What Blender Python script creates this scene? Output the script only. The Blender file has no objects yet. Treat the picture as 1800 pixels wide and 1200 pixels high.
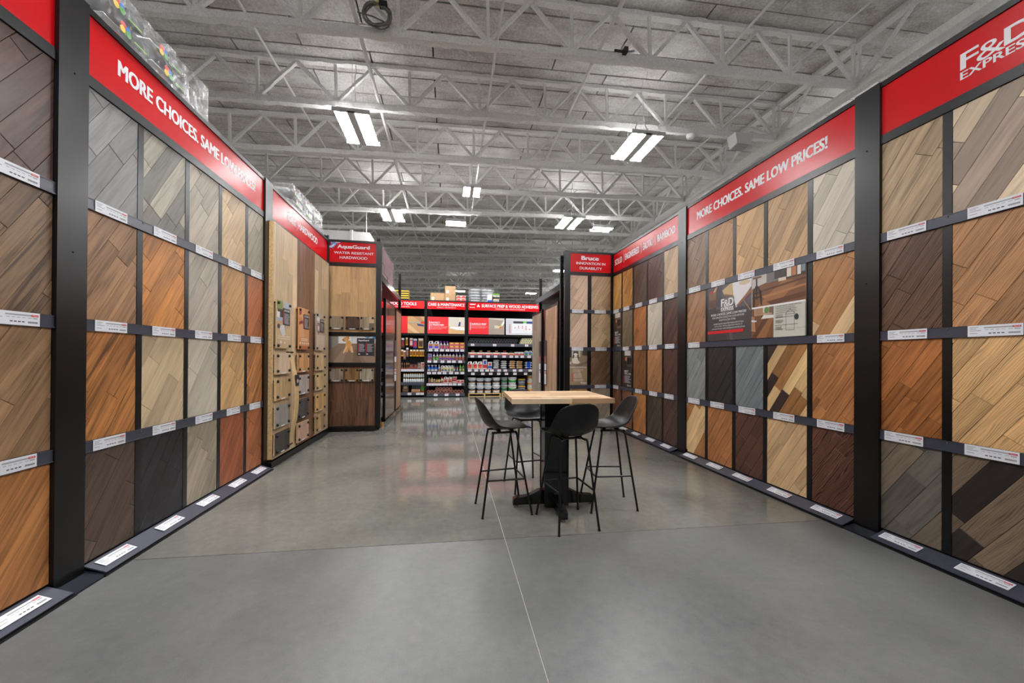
import bpy, math, random
from mathutils import Vector, Matrix

# ------------------------------------------------------------------ camera, world, exposure
scene = bpy.context.scene
COL = scene.collection
R = math.radians

cam_data = bpy.data.cameras.new('camera')
cam = bpy.data.objects.new('camera', cam_data)
COL.objects.link(cam)
CAM_Z = 1.4896
cam.location = (0.0, 0.0, CAM_Z)
cam_data.sensor_width = 36.0
cam_data.sensor_fit = 'HORIZONTAL'
cam_data.lens = 665.0 / 1800.0 * 36.0
cam_data.shift_y = 26.5 / 1800.0
cam_data.clip_start = 0.05
cam_data.clip_end = 200.0
_yaw, _pitch, _roll = -0.1636, 0.00325, 0.00646
cam.rotation_euler = (Matrix.Rotation(_yaw, 3, 'Z') @ Matrix.Rotation(math.pi / 2 + _pitch, 3, 'X')
                      @ Matrix.Rotation(_roll, 3, 'Z')).to_euler()
scene.camera = cam

world = bpy.data.worlds.new('store_air')
scene.world = world
world.use_nodes = True
world.node_tree.nodes['Background'].inputs[0].default_value = (0.75, 0.78, 0.82, 1)
world.node_tree.nodes['Background'].inputs[1].default_value = 0.05

scene.view_settings.view_transform = 'Standard'
scene.view_settings.look = 'None'
scene.view_settings.gamma = 1.0
scene.view_settings.use_curve_mapping = False
scene.view_settings.exposure = 0.85
LAMP_POWER = 62.0

# ------------------------------------------------------------------ helpers
def lin(c):
    out = []
    for v in c[:3]:
        v = v / 255.0
        out.append(v / 12.92 if v <= 0.04045 else ((v + 0.055) / 1.055) ** 2.4)
    return tuple(out) + (1.0,)

MATS = {}
def mat(name, rgb, rough=0.5, metal=0.0, spec=0.5, emit=None, alpha=None, coat=0.0, noise=0.0, bump=0.0, nscale=30.0):
    if name in MATS:
        return MATS[name]
    m = bpy.data.materials.new(name)
    m.use_nodes = True
    nt = m.node_tree
    b = nt.nodes['Principled BSDF']
    b.inputs['Base Color'].default_value = lin(rgb)
    b.inputs['Roughness'].default_value = rough
    b.inputs['Metallic'].default_value = metal
    b.inputs['Specular IOR Level'].default_value = spec
    if coat:
        b.inputs['Coat Weight'].default_value = coat
        b.inputs['Coat Roughness'].default_value = 0.1
    if emit:
        b.inputs['Emission Color'].default_value = lin(rgb)
        b.inputs['Emission Strength'].default_value = emit
    if alpha is not None:
        b.inputs['Alpha'].default_value = alpha
    if noise or bump:
        tc = nt.nodes.new('ShaderNodeTexCoord')
        nz = nt.nodes.new('ShaderNodeTexNoise')
        nz.inputs['Scale'].default_value = nscale
        nz.inputs['Detail'].default_value = 5
        nt.links.new(tc.outputs['Object'], nz.inputs['Vector'])
        if noise:
            rp = nt.nodes.new('ShaderNodeMapRange')
            rp.inputs['From Min'].default_value = 0.3
            rp.inputs['From Max'].default_value = 0.7
            rp.inputs['To Min'].default_value = 1 - noise
            rp.inputs['To Max'].default_value = 1 + noise
            nt.links.new(nz.outputs['Fac'], rp.inputs['Value'])
            hs = nt.nodes.new('ShaderNodeHueSaturation')
            hs.inputs['Color'].default_value = lin(rgb)
            nt.links.new(rp.outputs['Result'], hs.inputs['Value'])
            nt.links.new(hs.outputs['Color'], b.inputs['Base Color'])
        if bump:
            bp = nt.nodes.new('ShaderNodeBump')
            bp.inputs['Strength'].default_value = bump
            bp.inputs['Distance'].default_value = 0.01
            nt.links.new(nz.outputs['Fac'], bp.inputs['Height'])
            nt.links.new(bp.outputs['Normal'], b.inputs['Normal'])
    MATS[name] = m
    return m

def wood(name, rgb, contrast=0.28, var=0.2, fig=0.0, streak=0.0, rough=0.42, dark=None, fine=60.0, sat=0.93):
    """Plank wood: grain runs along U of the plank's UV map (metres); 'pv' is a random number per plank."""
    if name in MATS:
        return MATS[name]
    m = bpy.data.materials.new(name)
    m.use_nodes = True
    nt = m.node_tree
    N = nt.nodes.new
    L = nt.links.new
    b = nt.nodes['Principled BSDF']
    b.inputs['Roughness'].default_value = rough
    b.inputs['Specular IOR Level'].default_value = 0.4
    uv = N('ShaderNodeUVMap'); uv.uv_map = 'grain'
    at = N('ShaderNodeAttribute'); at.attribute_name = 'pv'
    off = N('ShaderNodeVectorMath'); off.operation = 'SCALE'
    off.inputs[0].default_value = (37.0, 91.0, 13.0)
    L(at.outputs['Fac'], off.inputs['Scale'])
    add = N('ShaderNodeVectorMath'); add.operation = 'ADD'
    L(uv.outputs['UV'], add.inputs[0]); L(off.outputs['Vector'], add.inputs[1])
    def noise(sx, sy, detail, dist):
        mu = N('ShaderNodeVectorMath'); mu.operation = 'MULTIPLY'
        mu.inputs[1].default_value = (sx, sy, 1.0)
        L(add.outputs['Vector'], mu.inputs[0])
        n = N('ShaderNodeTexNoise')
        n.inputs['Scale'].default_value = 1.0
        n.inputs['Detail'].default_value = detail
        n.inputs['Distortion'].default_value = dist
        L(mu.outputs['Vector'], n.inputs['Vector'])
        return n.outputs['Fac']
    a = noise(3.5, fine, 4, 0.5)
    c = noise(1.6, 15.0, 3, 1.4)
    mx = N('ShaderNodeMix'); mx.data_type = 'FLOAT'
    mx.inputs[0].default_value = 0.6
    L(a, mx.inputs[2]); L(c, mx.inputs[3])
    fac = mx.outputs[0]
    if fig > 0:
        mu = N('ShaderNodeVectorMath'); mu.operation = 'MULTIPLY'
        mu.inputs[1].default_value = (2.2, 13.0, 1.0)
        L(add.outputs['Vector'], mu.inputs[0])
        w = N('ShaderNodeTexWave'); w.wave_type = 'BANDS'; w.bands_direction = 'Y'
        w.inputs['Scale'].default_value = 2.0
        w.inputs['Distortion'].default_value = 13.0
        w.inputs['Detail'].default_value = 1.0
        w.inputs['Detail Scale'].default_value = 0.8
        L(mu.outputs['Vector'], w.inputs['Vector'])
        m2 = N('ShaderNodeMix'); m2.data_type = 'FLOAT'
        m2.inputs[0].default_value = fig * .6
        L(fac, m2.inputs[2]); L(w.outputs['Fac'], m2.inputs[3])
        fac = m2.outputs[0]
    base = lin(rgb)
    cr = N('ShaderNodeValToRGB')
    e = cr.color_ramp.elements
    e[0].position = 0.32; e[1].position = 0.68
    def sc(k):
        return tuple(min(1.0, max(0.0, v * k)) for v in base[:3]) + (1.0,)
    e[0].color = sc(1 - min(.85, contrast * 1.9)); e[1].color = sc(1 + contrast * 1.15)
    mid = cr.color_ramp.elements.new(0.5); mid.color = sc(1.0)
    L(fac, cr.inputs['Fac'])
    col = cr.outputs['Color']
    if streak > 0:
        s = noise(1.1, 34.0, 2, 0.8)
        mr = N('ShaderNodeMapRange')
        mr.inputs['From Min'].default_value = 0.52
        mr.inputs['From Max'].default_value = 0.66
        mr.inputs['To Min'].default_value = 0.0
        mr.inputs['To Max'].default_value = streak
        L(s, mr.inputs['Value'])
        mm = N('ShaderNodeMix'); mm.data_type = 'RGBA'
        L(mr.outputs['Result'], mm.inputs[0])
        L(col, mm.inputs[6])
        mm.inputs[7].default_value = lin(dark) if dark else sc(0.22)
        col = mm.outputs[2]
    hs = N('ShaderNodeHueSaturation')
    hs.inputs['Saturation'].default_value = sat
    vr = N('ShaderNodeMapRange')
    vr.inputs['To Min'].default_value = 1 - var
    vr.inputs['To Max'].default_value = 1 + var
    L(at.outputs['Fac'], vr.inputs['Value'])
    L(vr.outputs['Result'], hs.inputs['Value'])
    L(col, hs.inputs['Color'])
    L(hs.outputs['Color'], b.inputs['Base Color'])
    bp = N('ShaderNodeBump'); bp.inputs['Strength'].default_value = 0.12; bp.inputs['Distance'].default_value = 0.003
    L(a, bp.inputs['Height']); L(bp.outputs['Normal'], b.inputs['Normal'])
    MATS[name] = m
    return m

class Frame:
    """A wall face: a runs to the viewer's right, b up, c out of the wall."""
    def __init__(self, o, u, n):
        self.o = Vector(o); self.u = Vector(u); self.n = Vector(n); self.v = Vector((0, 0, 1))
    def P(self, a, b, c=0.0):
        return self.o + self.u * a + self.v * b + self.n * c

class MB:
    def __init__(self):
        self.v = []; self.f = []; self.m = []; self.s = []; self.uv = {}
    def add(self, verts, faces, mi=0, smooth=False):
        k = len(self.v)
        self.v += [Vector(p) for p in verts]
        for f in faces:
            self.f.append(tuple(i + k for i in f)); self.m.append(mi); self.s.append(smooth)
        return k
    def box(self, x0, x1, y0, y1, z0, z1, mi=0):
        self.add([(x0, y0, z0), (x1, y0, z0), (x1, y1, z0), (x0, y1, z0), (x0, y0, z1), (x1, y0, z1), (x1, y1, z1), (x0, y1, z1)],
                 [(3, 2, 1, 0), (4, 5, 6, 7), (0, 1, 5, 4), (1, 2, 6, 5), (2, 3, 7, 6), (3, 0, 4, 7)], mi)
    def hexa(self, p, mi=0):
        self.add(p, [(3, 2, 1, 0), (4, 5, 6, 7), (0, 1, 5, 4), (1, 2, 6, 5), (2, 3, 7, 6), (3, 0, 4, 7)], mi)
    def fbox(self, F, a0, a1, b0, b1, c0, c1, mi=0):
        P = F.P
        self.hexa([P(a0, b0, c1), P(a1, b0, c1), P(a1, b0, c0), P(a0, b0, c0), P(a0, b1, c1), P(a1, b1, c1), P(a1, b1, c0), P(a0, b1, c0)], mi)
    def fpoly(self, F, pts, c, mi=0):
        self.add([F.P(a, b, c) for a, b in pts], [tuple(range(len(pts)))], mi)
    def frect(self, F, a0, a1, b0, b1, c, mi=0):
        self.fpoly(F, [(a0, b0), (a1, b0), (a1, b1), (a0, b1)], c, mi)
    def fprism(self, F, pts, c0, c1, mi=0):
        n = len(pts)
        vs = [F.P(a, b, c1) for a, b in pts] + [F.P(a, b, c0) for a, b in pts]
        fs = [tuple(range(n)), tuple(range(2 * n - 1, n - 1, -1))]
        for i in range(n):
            j = (i + 1) % n
            fs.append((i, n + i, n + j, j))
        self.add(vs, fs, mi)
    def tube(self, pts, r, seg=8, mi=0, caps=True, smooth=True):
        pts = [Vector(p) for p in pts]
        rs = r if isinstance(r, (list, tuple)) else [r] * len(pts)
        rings = []
        prev = None
        for i, p in enumerate(pts):
            if i == 0: d = pts[1] - pts[0]
            elif i == len(pts) - 1: d = pts[-1] - pts[-2]
            else: d = (pts[i + 1] - pts[i]).normalized() + (pts[i] - pts[i - 1]).normalized()
            d.normalize()
            if prev is None:
                up = Vector((0, 0, 1)) if abs(d.z) < 0.9 else Vector((1, 0, 0))
                x = d.cross(up).normalized()
            else:
                x = (prev - d * prev.dot(d)).normalized()
            prev = x
            y = d.cross(x)
            rings.append([p + (x * math.cos(2 * math.pi * k / seg) + y * math.sin(2 * math.pi * k / seg)) * rs[i] for k in range(seg)])
        vs = [q for rg in rings for q in rg]
        fs = []
        for i in range(len(pts) - 1):
            for k in range(seg):
                k2 = (k + 1) % seg
                fs.append((i * seg + k, i * seg + k2, (i + 1) * seg + k2, (i + 1) * seg + k))
        self.add(vs, fs, mi, smooth)
        if caps:
            self.add(rings[0], [tuple(range(seg - 1, -1, -1))], mi)
            self.add(rings[-1], [tuple(range(seg))], mi)
    def lathe(self, prof, seg=12, mi=0, mis=None, c=(0, 0, 0), smooth=True, sx=1.0, sy=1.0):
        vs = []
        for r, z in prof:
            for k in range(seg):
                t = 2 * math.pi * (k + 0.5) / seg
                vs.append((c[0] + r * sx * math.cos(t), c[1] + r * sy * math.sin(t), c[2] + z))
        base = self.add(vs, [], mi)
        for i in range(len(prof) - 1):
            mm = mis[i] if mis else mi
            for k in range(seg):
                k2 = (k + 1) % seg
                self.f.append((base + i * seg + k, base + i * seg + k2, base + (i + 1) * seg + k2, base + (i + 1) * seg + k))
                self.m.append(mm); self.s.append(smooth)
        self.f.append(tuple(base + k for k in range(seg - 1, -1, -1))); self.m.append(mis[0] if mis else mi); self.s.append(False)
        l = (len(prof) - 1) * seg
        self.f.append(tuple(base + l + k for k in range(seg))); self.m.append(mis[-1] if mis else mi); self.s.append(False)
    def mesh(self, name, mats, origin=(0, 0, 0)):
        o = Vector(origin)
        me = bpy.data.meshes.new(name)
        me.from_pydata([tuple(p - o) for p in self.v], [], self.f)
        if not isinstance(mats, (list, tuple)): mats = [mats]
        for mm in mats: me.materials.append(mm)
        me.polygons.foreach_set('material_index', self.m)
        me.polygons.foreach_set('use_smooth', self.s)
        return me
    def build(self, name, mats, parent=None, origin=(0, 0, 0)):
        """Vertices are in world space; origin is where the object's own origin sits (world)."""
        me = self.mesh(name, mats, origin)
        return put(name, me, origin, parent)

def put(name, me, loc=(0, 0, 0), parent=None, rotz=0.0):
    ob = bpy.data.objects.new(name, me)
    COL.objects.link(ob)
    loc = Vector(loc)
    if parent is not None:
        ob.parent = parent
        loc = loc - wloc(parent)
    ob.location = loc
    if rotz: ob.rotation_euler = (0, 0, rotz)
    return ob

def wloc(o):
    p = Vector(o.location)
    while o.parent is not None:
        o = o.parent
        p = p + Vector(o.location)
    return p

def tag(o, label, cat, group=None, kind=None):
    if label: o['label'] = label
    if cat: o['category'] = cat
    if group: o['group'] = group
    if kind: o['kind'] = kind
    return o

def thing(name, label, cat, loc=(0, 0, 0), rotz=0.0, group=None):
    o = put(name, None, loc, None, rotz)
    o.empty_display_size = 0.1
    return tag(o, label, cat, group)

def copy_tree(o, parent=None):
    c = o.copy(); COL.objects.link(c); c.parent = parent
    for ch in list(o.children): copy_tree(ch, c)
    return c

# ---- lettering
_TXT = {}
def text2d(s, bold=0.0):
    key = (s, bold)
    if key in _TXT: return _TXT[key]
    cu = bpy.data.curves.new('lettering', 'FONT')
    cu.body = s; cu.size = 1.0; cu.offset = bold; cu.resolution_u = 3; cu.fill_mode = 'FRONT'
    ob = bpy.data.objects.new('lettering', cu)
    me = ob.to_mesh()
    vs = [(v.co.x, v.co.y) for v in me.vertices]
    fs = [tuple(p.vertices) for p in me.polygons]
    ob.to_mesh_clear()
    bpy.data.objects.remove(ob); bpy.data.curves.remove(cu)
    if vs:
        x0 = min(v[0] for v in vs); x1 = max(v[0] for v in vs)
        y0 = min(v[1] for v in vs); y1 = max(v[1] for v in vs)
    else:
        x0 = y0 = 0; x1 = y1 = 1
    good = []
    for f in fs:
        a = 0.5 * sum(vs[f[i - 1]][0] * vs[f[i]][1] - vs[f[i]][0] * vs[f[i - 1]][1] for i in range(len(f)))
        if abs(a) > 1e-7: good.append(f if a > 0 else tuple(reversed(f)))
    fs = good
    _TXT[key] = ([((x - x0) / (x1 - x0), (y - y0) / (y1 - y0)) for x, y in vs], fs)
    return _TXT[key]

def text_on(mb, F, s, a0, a1, b0, b1, c, mi=0, bold=0.015):
    """Lettering fitted to a box; heavy weights are struck several times a hair apart."""
    if bold <= 0.012:
        vs, fs = text2d(s, 0.0)
        mb.add([F.P(a0 + (a1 - a0) * x, b0 + (b1 - b0) * y, c) for x, y in vs], fs, mi)
        return
    vs, fs = text2d(s, 0.0)
    h = b1 - b0
    dx = min(bold * h * 1.25, (a1 - a0) * .04); dy = bold * h * .45
    for k, (sx, sy) in enumerate(((-1, -1), (1, -1), (-1, 1), (1, 1), (0, 0), (.5, .5), (-.5, -.5))):
        mb.add([F.P(a0 + dx + sx * dx + (a1 - a0 - 2 * dx) * x, b0 + dy + sy * dy + (h - 2 * dy) * y, c + k * .00012) for x, y in vs], fs, mi)

def clip_rect(poly, w0, w1, h0, h1):
    def clip(pts, inside, inter):
        out = []
        for i in range(len(pts)):
            p, q = pts[i - 1], pts[i]
            if inside(q):
                if not inside(p): out.append(inter(p, q))
                out.append(q)
            elif inside(p): out.append(inter(p, q))
        return out
    def ix(x): return lambda p, q: (x, p[1] + (q[1] - p[1]) * (x - p[0]) / (q[0] - p[0]))
    def iy(y): return lambda p, q: (p[0] + (q[0] - p[0]) * (y - p[1]) / (q[1] - p[1]), y)
    for ins, it in ((lambda p: p[0] >= w0, ix(w0)), (lambda p: p[0] <= w1, ix(w1)), (lambda p: p[1] >= h0, iy(h0)), (lambda p: p[1] <= h1, iy(h1))):
        if not poly: return []
        poly = clip(poly, ins, it)
    return poly

def area(p):
    return 0.5 * abs(sum(p[i - 1][0] * p[i][1] - p[i][0] * p[i - 1][1] for i in range(len(p))))

def plank_layout(a0, a1, b0, b1, ang, pw, plen, rng, gap=0.0010):
    """Staggered boards at an angle, clipped to a rectangle. Yields (polygon, along-axis)."""
    ca, sa = math.cos(ang), math.sin(ang)
    cs = [(a, b) for a in (a0, a1) for b in (b0, b1)]
    ts = [a * ca + b * sa for a, b in cs]; ss = [-a * sa + b * ca for a, b in cs]
    s = min(ss) - rng.random() * pw
    out = []
    while s < max(ss):
        t = min(ts) - rng.random() * plen
        while t < max(ts):
            ln = plen * rng.uniform(0.75, 1.25)
            r = [(t + gap, s + gap), (t + ln - gap, s + gap), (t + ln - gap, s + pw - gap), (t + gap, s + pw - gap)]
            poly = [(x * ca - y * sa, x * sa + y * ca) for x, y in r]
            poly = clip_rect(poly, a0, a1, b0, b1)
            if len(poly) >= 3 and area(poly) > 0.00003:
                out.append(poly)
            t += ln
        s += pw
    return out

def plank_mesh(name, F, poly, ang, c0, c1, origin, material, pv, cham=0.0022):
    # drop nearly coincident points
    q = []
    for p in poly:
        if not q or math.hypot(p[0] - q[-1][0], p[1] - q[-1][1]) > 1e-4: q.append(p)
    if len(q) > 3 and math.hypot(q[0][0] - q[-1][0], q[0][1] - q[-1][1]) < 1e-4: q.pop()
    poly = q
    n = len(poly)
    mx = sum(p[0] for p in poly) / n; my = sum(p[1] for p in poly) / n
    ins = []
    for p in poly:
        d = math.hypot(mx - p[0], my - p[1]) or 1
        k = min(0.3, cham * 1.4 / d)
        ins.append((p[0] + (mx - p[0]) * k, p[1] + (my - p[1]) * k))
    o = Vector(origin)
    P2 = ins + poly + poly
    V = [F.P(a, b, c1) - o for a, b in ins] + [F.P(a, b, c1 - cham) - o for a, b in poly] + [F.P(a, b, c0) - o for a, b in poly]
    fs = [tuple(range(n))]
    for i in range(n):
        j = (i + 1) % n
        fs.append((i, n + i, n + j, j)); fs.append((n + i, 2 * n + i, 2 * n + j, n + j))
    me = bpy.data.meshes.new(name)
    me.from_pydata([tuple(v) for v in V], [], fs)
    me.materials.append(material)
    ca, sa = math.cos(ang), math.sin(ang)
    uvl = me.uv_layers.new(name='grain')
    flat = []
    for lp in me.loops:
        a, b = P2[lp.vertex_index]
        flat += [a * ca + b * sa, -a * sa + b * ca]
    uvl.data.foreach_set('uv', flat)
    at = me.attributes.new('pv', 'FLOAT', 'POINT')
    at.data.foreach_set('value', [pv] * len(V))
    return me

# ------------------------------------------------------------------ shared materials
BLACK = mat('black_powder_coat', (5, 5, 7), 0.3, spec=0.5)
BLACKM = mat('black_board', (5, 5, 6), 0.6, spec=0.25)
NAVY = mat('label_rail_plastic', (62, 64, 78), 0.3, spec=0.6)
CARD = mat('white_card', (228, 230, 236), 0.4)
GREYINK = mat('grey_ink', (165, 166, 172), 0.5)
DARKINK = mat('dark_ink', (70, 70, 74), 0.5)
REDINK = mat('red_ink', (205, 50, 60), 0.5)
SIGNRED = mat('sign_red', (204, 3, 15), 0.24, spec=0.32)
SIGNWHITE = mat('sign_white', (232, 232, 236), 0.35)
SCREW = mat('steel_screw', (120, 122, 128), 0.45, metal=1.0)
STEEL = mat('galvanised_steel', (150, 152, 156), 0.35, metal=1.0)

def conc(name, c0, c1, r0, r1, spec):
    m = bpy.data.materials.new(name); m.use_nodes = True
    nt = m.node_tree; N = nt.nodes.new; L = nt.links.new
    b = nt.nodes['Principled BSDF']
    tc = N('ShaderNodeNewGeometry')
    def noise(scale, detail, dist=0.0, rough=0.6):
        n = N('ShaderNodeTexNoise'); n.inputs['Scale'].default_value = scale; n.inputs['Detail'].default_value = detail
        n.inputs['Distortion'].default_value = dist; n.inputs['Roughness'].default_value = rough
        L(tc.outputs['Position'], n.inputs['Vector']); return n.outputs['Fac']
    n1 = noise(0.7, 7, 0.5, 0.55); n2 = noise(14.0, 5, 0.2, 0.7); n3 = noise(160.0, 2)
    mx = N('ShaderNodeMix'); mx.data_type = 'FLOAT'; mx.inputs[0].default_value = 0.3; L(n1, mx.inputs[2]); L(n2, mx.inputs[3])
    my = N('ShaderNodeMix'); my.data_type = 'FLOAT'; my.inputs[0].default_value = 0.18; L(mx.outputs[0], my.inputs[2]); L(n3, my.inputs[3])
    cr = N('ShaderNodeValToRGB'); e = cr.color_ramp.elements
    e[0].position = 0.30; e[0].color = lin(c0); e[1].position = 0.70; e[1].color = lin(c1)
    L(my.outputs[0], cr.inputs['Fac']); L(cr.outputs['Color'], b.inputs['Base Color'])
    mr = N('ShaderNodeMapRange'); mr.inputs['From Min'].default_value = 0.3; mr.inputs['From Max'].default_value = 0.7
    mr.inputs['To Min'].default_value = r0; mr.inputs['To Max'].default_value = r1
    L(n2, mr.inputs['Value']); L(mr.outputs['Result'], b.inputs['Roughness'])
    b.inputs['Specular IOR Level'].default_value = spec
    return m
CONC = conc('polished_concrete', (84, 84, 80), (136, 134, 127), 0.045, 0.10, 0.3)
CONC_DULL = conc('dull_concrete', (76, 78, 78), (124, 125, 124), 0.34, 0.37, 0.3)

def deckmat():
    m = bpy.data.materials.new('painted_roof_deck'); m.use_nodes = True
    nt = m.node_tree; N = nt.nodes.new; L = nt.links.new
    b = nt.nodes['Principled BSDF']; b.inputs['Roughness'].default_value = 0.9
    tc = N('ShaderNodeNewGeometry')
    mu = N('ShaderNodeVectorMath'); mu.operation = 'MULTIPLY'; mu.inputs[1].default_value = (0.6, 1.6, 1.0)
    L(tc.outputs['Position'], mu.inputs[0])
    n1 = N('ShaderNodeTexNoise'); n1.inputs['Scale'].default_value = 1.4; n1.inputs['Detail'].default_value = 7; n1.inputs['Roughness'].default_value = 0.65
    L(mu.outputs['Vector'], n1.inputs['Vector'])
    n2 = N('ShaderNodeTexNoise'); n2.inputs['Scale'].default_value = 26.0; n2.inputs['Detail'].default_value = 4
    L(tc.outputs['Position'], n2.inputs['Vector'])
    mx = N('ShaderNodeMix'); mx.data_type = 'FLOAT'; mx.inputs[0].default_value = 0.35
    L(n1.outputs['Fac'], mx.inputs[2]); L(n2.outputs['Fac'], mx.inputs[3])
    cr = N('ShaderNodeValToRGB'); e = cr.color_ramp.elements
    e[0].position = 0.36; e[0].color = lin((160, 152, 147)); e[1].position = 0.62; e[1].color = lin((224, 223, 221))
    L(mx.outputs[0], cr.inputs['Fac']); L(cr.outputs['Color'], b.inputs['Base Color'])
    wv = N('ShaderNodeTexWave'); wv.bands_direction = 'X'; wv.inputs['Scale'].default_value = 12.0; wv.inputs['Distortion'].default_value = 1.5
    L(tc.outputs['Position'], wv.inputs['Vector'])
    ad = N('ShaderNodeMath'); ad.operation = 'ADD'; L(wv.outputs['Fac'], ad.inputs[0]); L(n2.outputs['Fac'], ad.inputs[1])
    bp = N('ShaderNodeBump'); bp.inputs['Strength'].default_value = 0.35; bp.inputs['Distance'].default_value = 0.01
    L(ad.outputs[0], bp.inputs['Height']); L(bp.outputs['Normal'], b.inputs['Normal'])
    return m
DECK = deckmat()
SPRAYED = mat('sprayed_white_steel', (226, 225, 223), 0.9, noise=0.12, bump=0.9, nscale=45.0)
PAINTED = mat('white_painted_steel', (220, 219, 218), 0.7, noise=0.06, nscale=8.0)
WALLMAT = mat('painted_block_wall', (178, 178, 176), 0.85, noise=0.05, nscale=3.0)

# ------------------------------------------------------------------ room shell
X0, X1, Y0, Y1 = -15.0, 15.0, -10.0, 38.0
SLOPE = 0.03355
def roof(x): return 6.586 + SLOPE * x            # underside chords of the roof trusses
TDEPTH = 0.83
def shell():
    f = MB(); f.box(X0, X1, Y0, Y1, -0.2, -0.006)
    fl = f.build('floor', mat('joint_filler', (176, 170, 158), 0.6)); tag(fl, 'polished grey concrete floor with pale filled joints', 'floor', kind='structure')
    xs = [X0, -5.6, 0.46, 6.56, X1]
    ys = [Y0, -3.0, 3.09, 9.2, 15.3, 21.4, 27.5, Y1]
    def jy(y, x):
        return y if y in (Y0, Y1) else y - 0.03 * (x - 0.46)
    g = 0.0035
    for i in range(4):
        for j in range(7):
            xa, xb = xs[i] + g, xs[i + 1] - g
            m = MB()
            p = [(xa, jy(ys[j], xa) + g), (xb, jy(ys[j], xb) + g), (xb, jy(ys[j + 1], xb) - g), (xa, jy(ys[j + 1], xa) - g)]
            m.hexa([(x, y, -0.05) for x, y in p] + [(x, y, 0.0) for x, y in p])
            c = ((xa + xb) / 2, (ys[j] + ys[j + 1]) / 2, 0)
            m.build('slab', CONC_DULL if ys[j + 1] < 4 else CONC, fl, c)
    t = 0.2
    for nm, b in (('wall_back', (X0, X1, Y1, Y1 + t)), ('wall_front', (X0, X1, Y0 - t, Y0)), ('wall_left', (X0 - t, X0, Y0, Y1)), ('wall_right', (X1, X1 + t, Y0, Y1))):
        m = MB(); m.box(b[0], b[1], b[2], b[3], 0, 8.6)
        tag(m.build(nm, WALLMAT), None, None, kind='structure')
    # roof deck: backing sheet with separate painted deck planks under it
    m = MB()
    zt = TDEPTH + 0.055
    m.hexa([(X0, Y0, roof(X0) + zt + .05), (X1, Y0, roof(X1) + zt + .05), (X1, Y1, roof(X1) + zt + .05), (X0, Y1, roof(X0) + zt + .05),
            (X0, Y0, roof(X0) + zt + .3), (X1, Y0, roof(X1) + zt + .3), (X1, Y1, roof(X1) + zt + .3), (X0, Y1, roof(X0) + zt + .3)])
    ce = m.build('ceiling', mat('dark_deck_joint', (58, 56, 55), 0.9)); tag(ce, 'white sprayed roof deck of wide planks above steel trusses', 'ceiling', kind='structure')
    rng = random.Random(4)
    pw, pl = 0.61, 2.44
    meshes = []
    for k in range(4):
        b = MB(); d = [rng.uniform(-.004, .004) for _ in range(4)]
        g = 0.015
        b.hexa([(g, g, d[0]), (pl - g, g, d[1] + SLOPE * pl), (pl - g, pw - g, d[2] + SLOPE * pl), (g, pw - g, d[3]),
                (g, g, .06), (pl - g, g, .06 + SLOPE * pl), (pl - g, pw - g, .06 + SLOPE * pl), (g, pw - g, .06)])
        meshes.append(b.mesh('deck_plank', DECK))
    far = MB()
    y = Y0; j = 0
    while y < Y1:
        x = X0 - (j % 2) * pl / 2
        while x < X1:
            near = 5.5 < y < 17.5 and -7 < x + pl / 2 < 9.5
            z = roof(x) + zt
            if near:
                put('deck_plank', rng.choice(meshes), (x, y, z), ce)
            else:
                g = 0.006; xa, xb = max(x + g, X0), min(x + pl - g, X1)
                if xb - xa > .05:
                    far.hexa([(xa, y + g, roof(xa) + zt), (xb, y + g, roof(xb) + zt), (xb, y + pw - g, roof(xb) + zt), (xa, y + pw - g, roof(xa) + zt),
                              (xa, y + g, roof(xa) + zt + .05), (xb, y + g, roof(xb) + zt + .05), (xb, y + pw - g, roof(xb) + zt + .05), (xa, y + pw - g, roof(xa) + zt + .05)])
            x += pl
        y += pw; j += 1
    tag(far.build('deck_plank', DECK, ce), None, None, kind='stuff')
shell()

# ------------------------------------------------------------------ roof trusses
def wobble_bar(mb, p, q, w, h, rng, step=0.16, amp=0.012):
    """A bar with a lumpy sprayed coat: a rectangular section whose ring wanders a little."""
    p = Vector(p); q = Vector(q); d = q - p; n = max(2, int(d.length / step)); d.normalize()
    sd = Vector((0, 1, 0)); up = d.cross(sd).normalized()
    if up.z < 0: up = -up
    vs = []; fs = []
    for i in range(n + 1):
        c = p + (q - p) * (i / n)
        for su, ss in ((-1, -1), (-1, 1), (1, 1), (1, -1)):
            vs.append(c + up * (su * (h / 2 + rng.uniform(-amp, amp))) + sd * (ss * (w / 2 + rng.uniform(-amp, amp))))
    for i in range(n):
        for k in range(4):
            k2 = (k + 1) % 4
            fs.append((i * 4 + k, i * 4 + k2, i * 4 + 4 + k2, i * 4 + 4 + k))
    fs.append((0, 1, 2, 3)); fs.append((n * 4 + 3, n * 4 + 2, n * 4 + 1, n * 4))
    mb.add(vs, fs)

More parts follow.
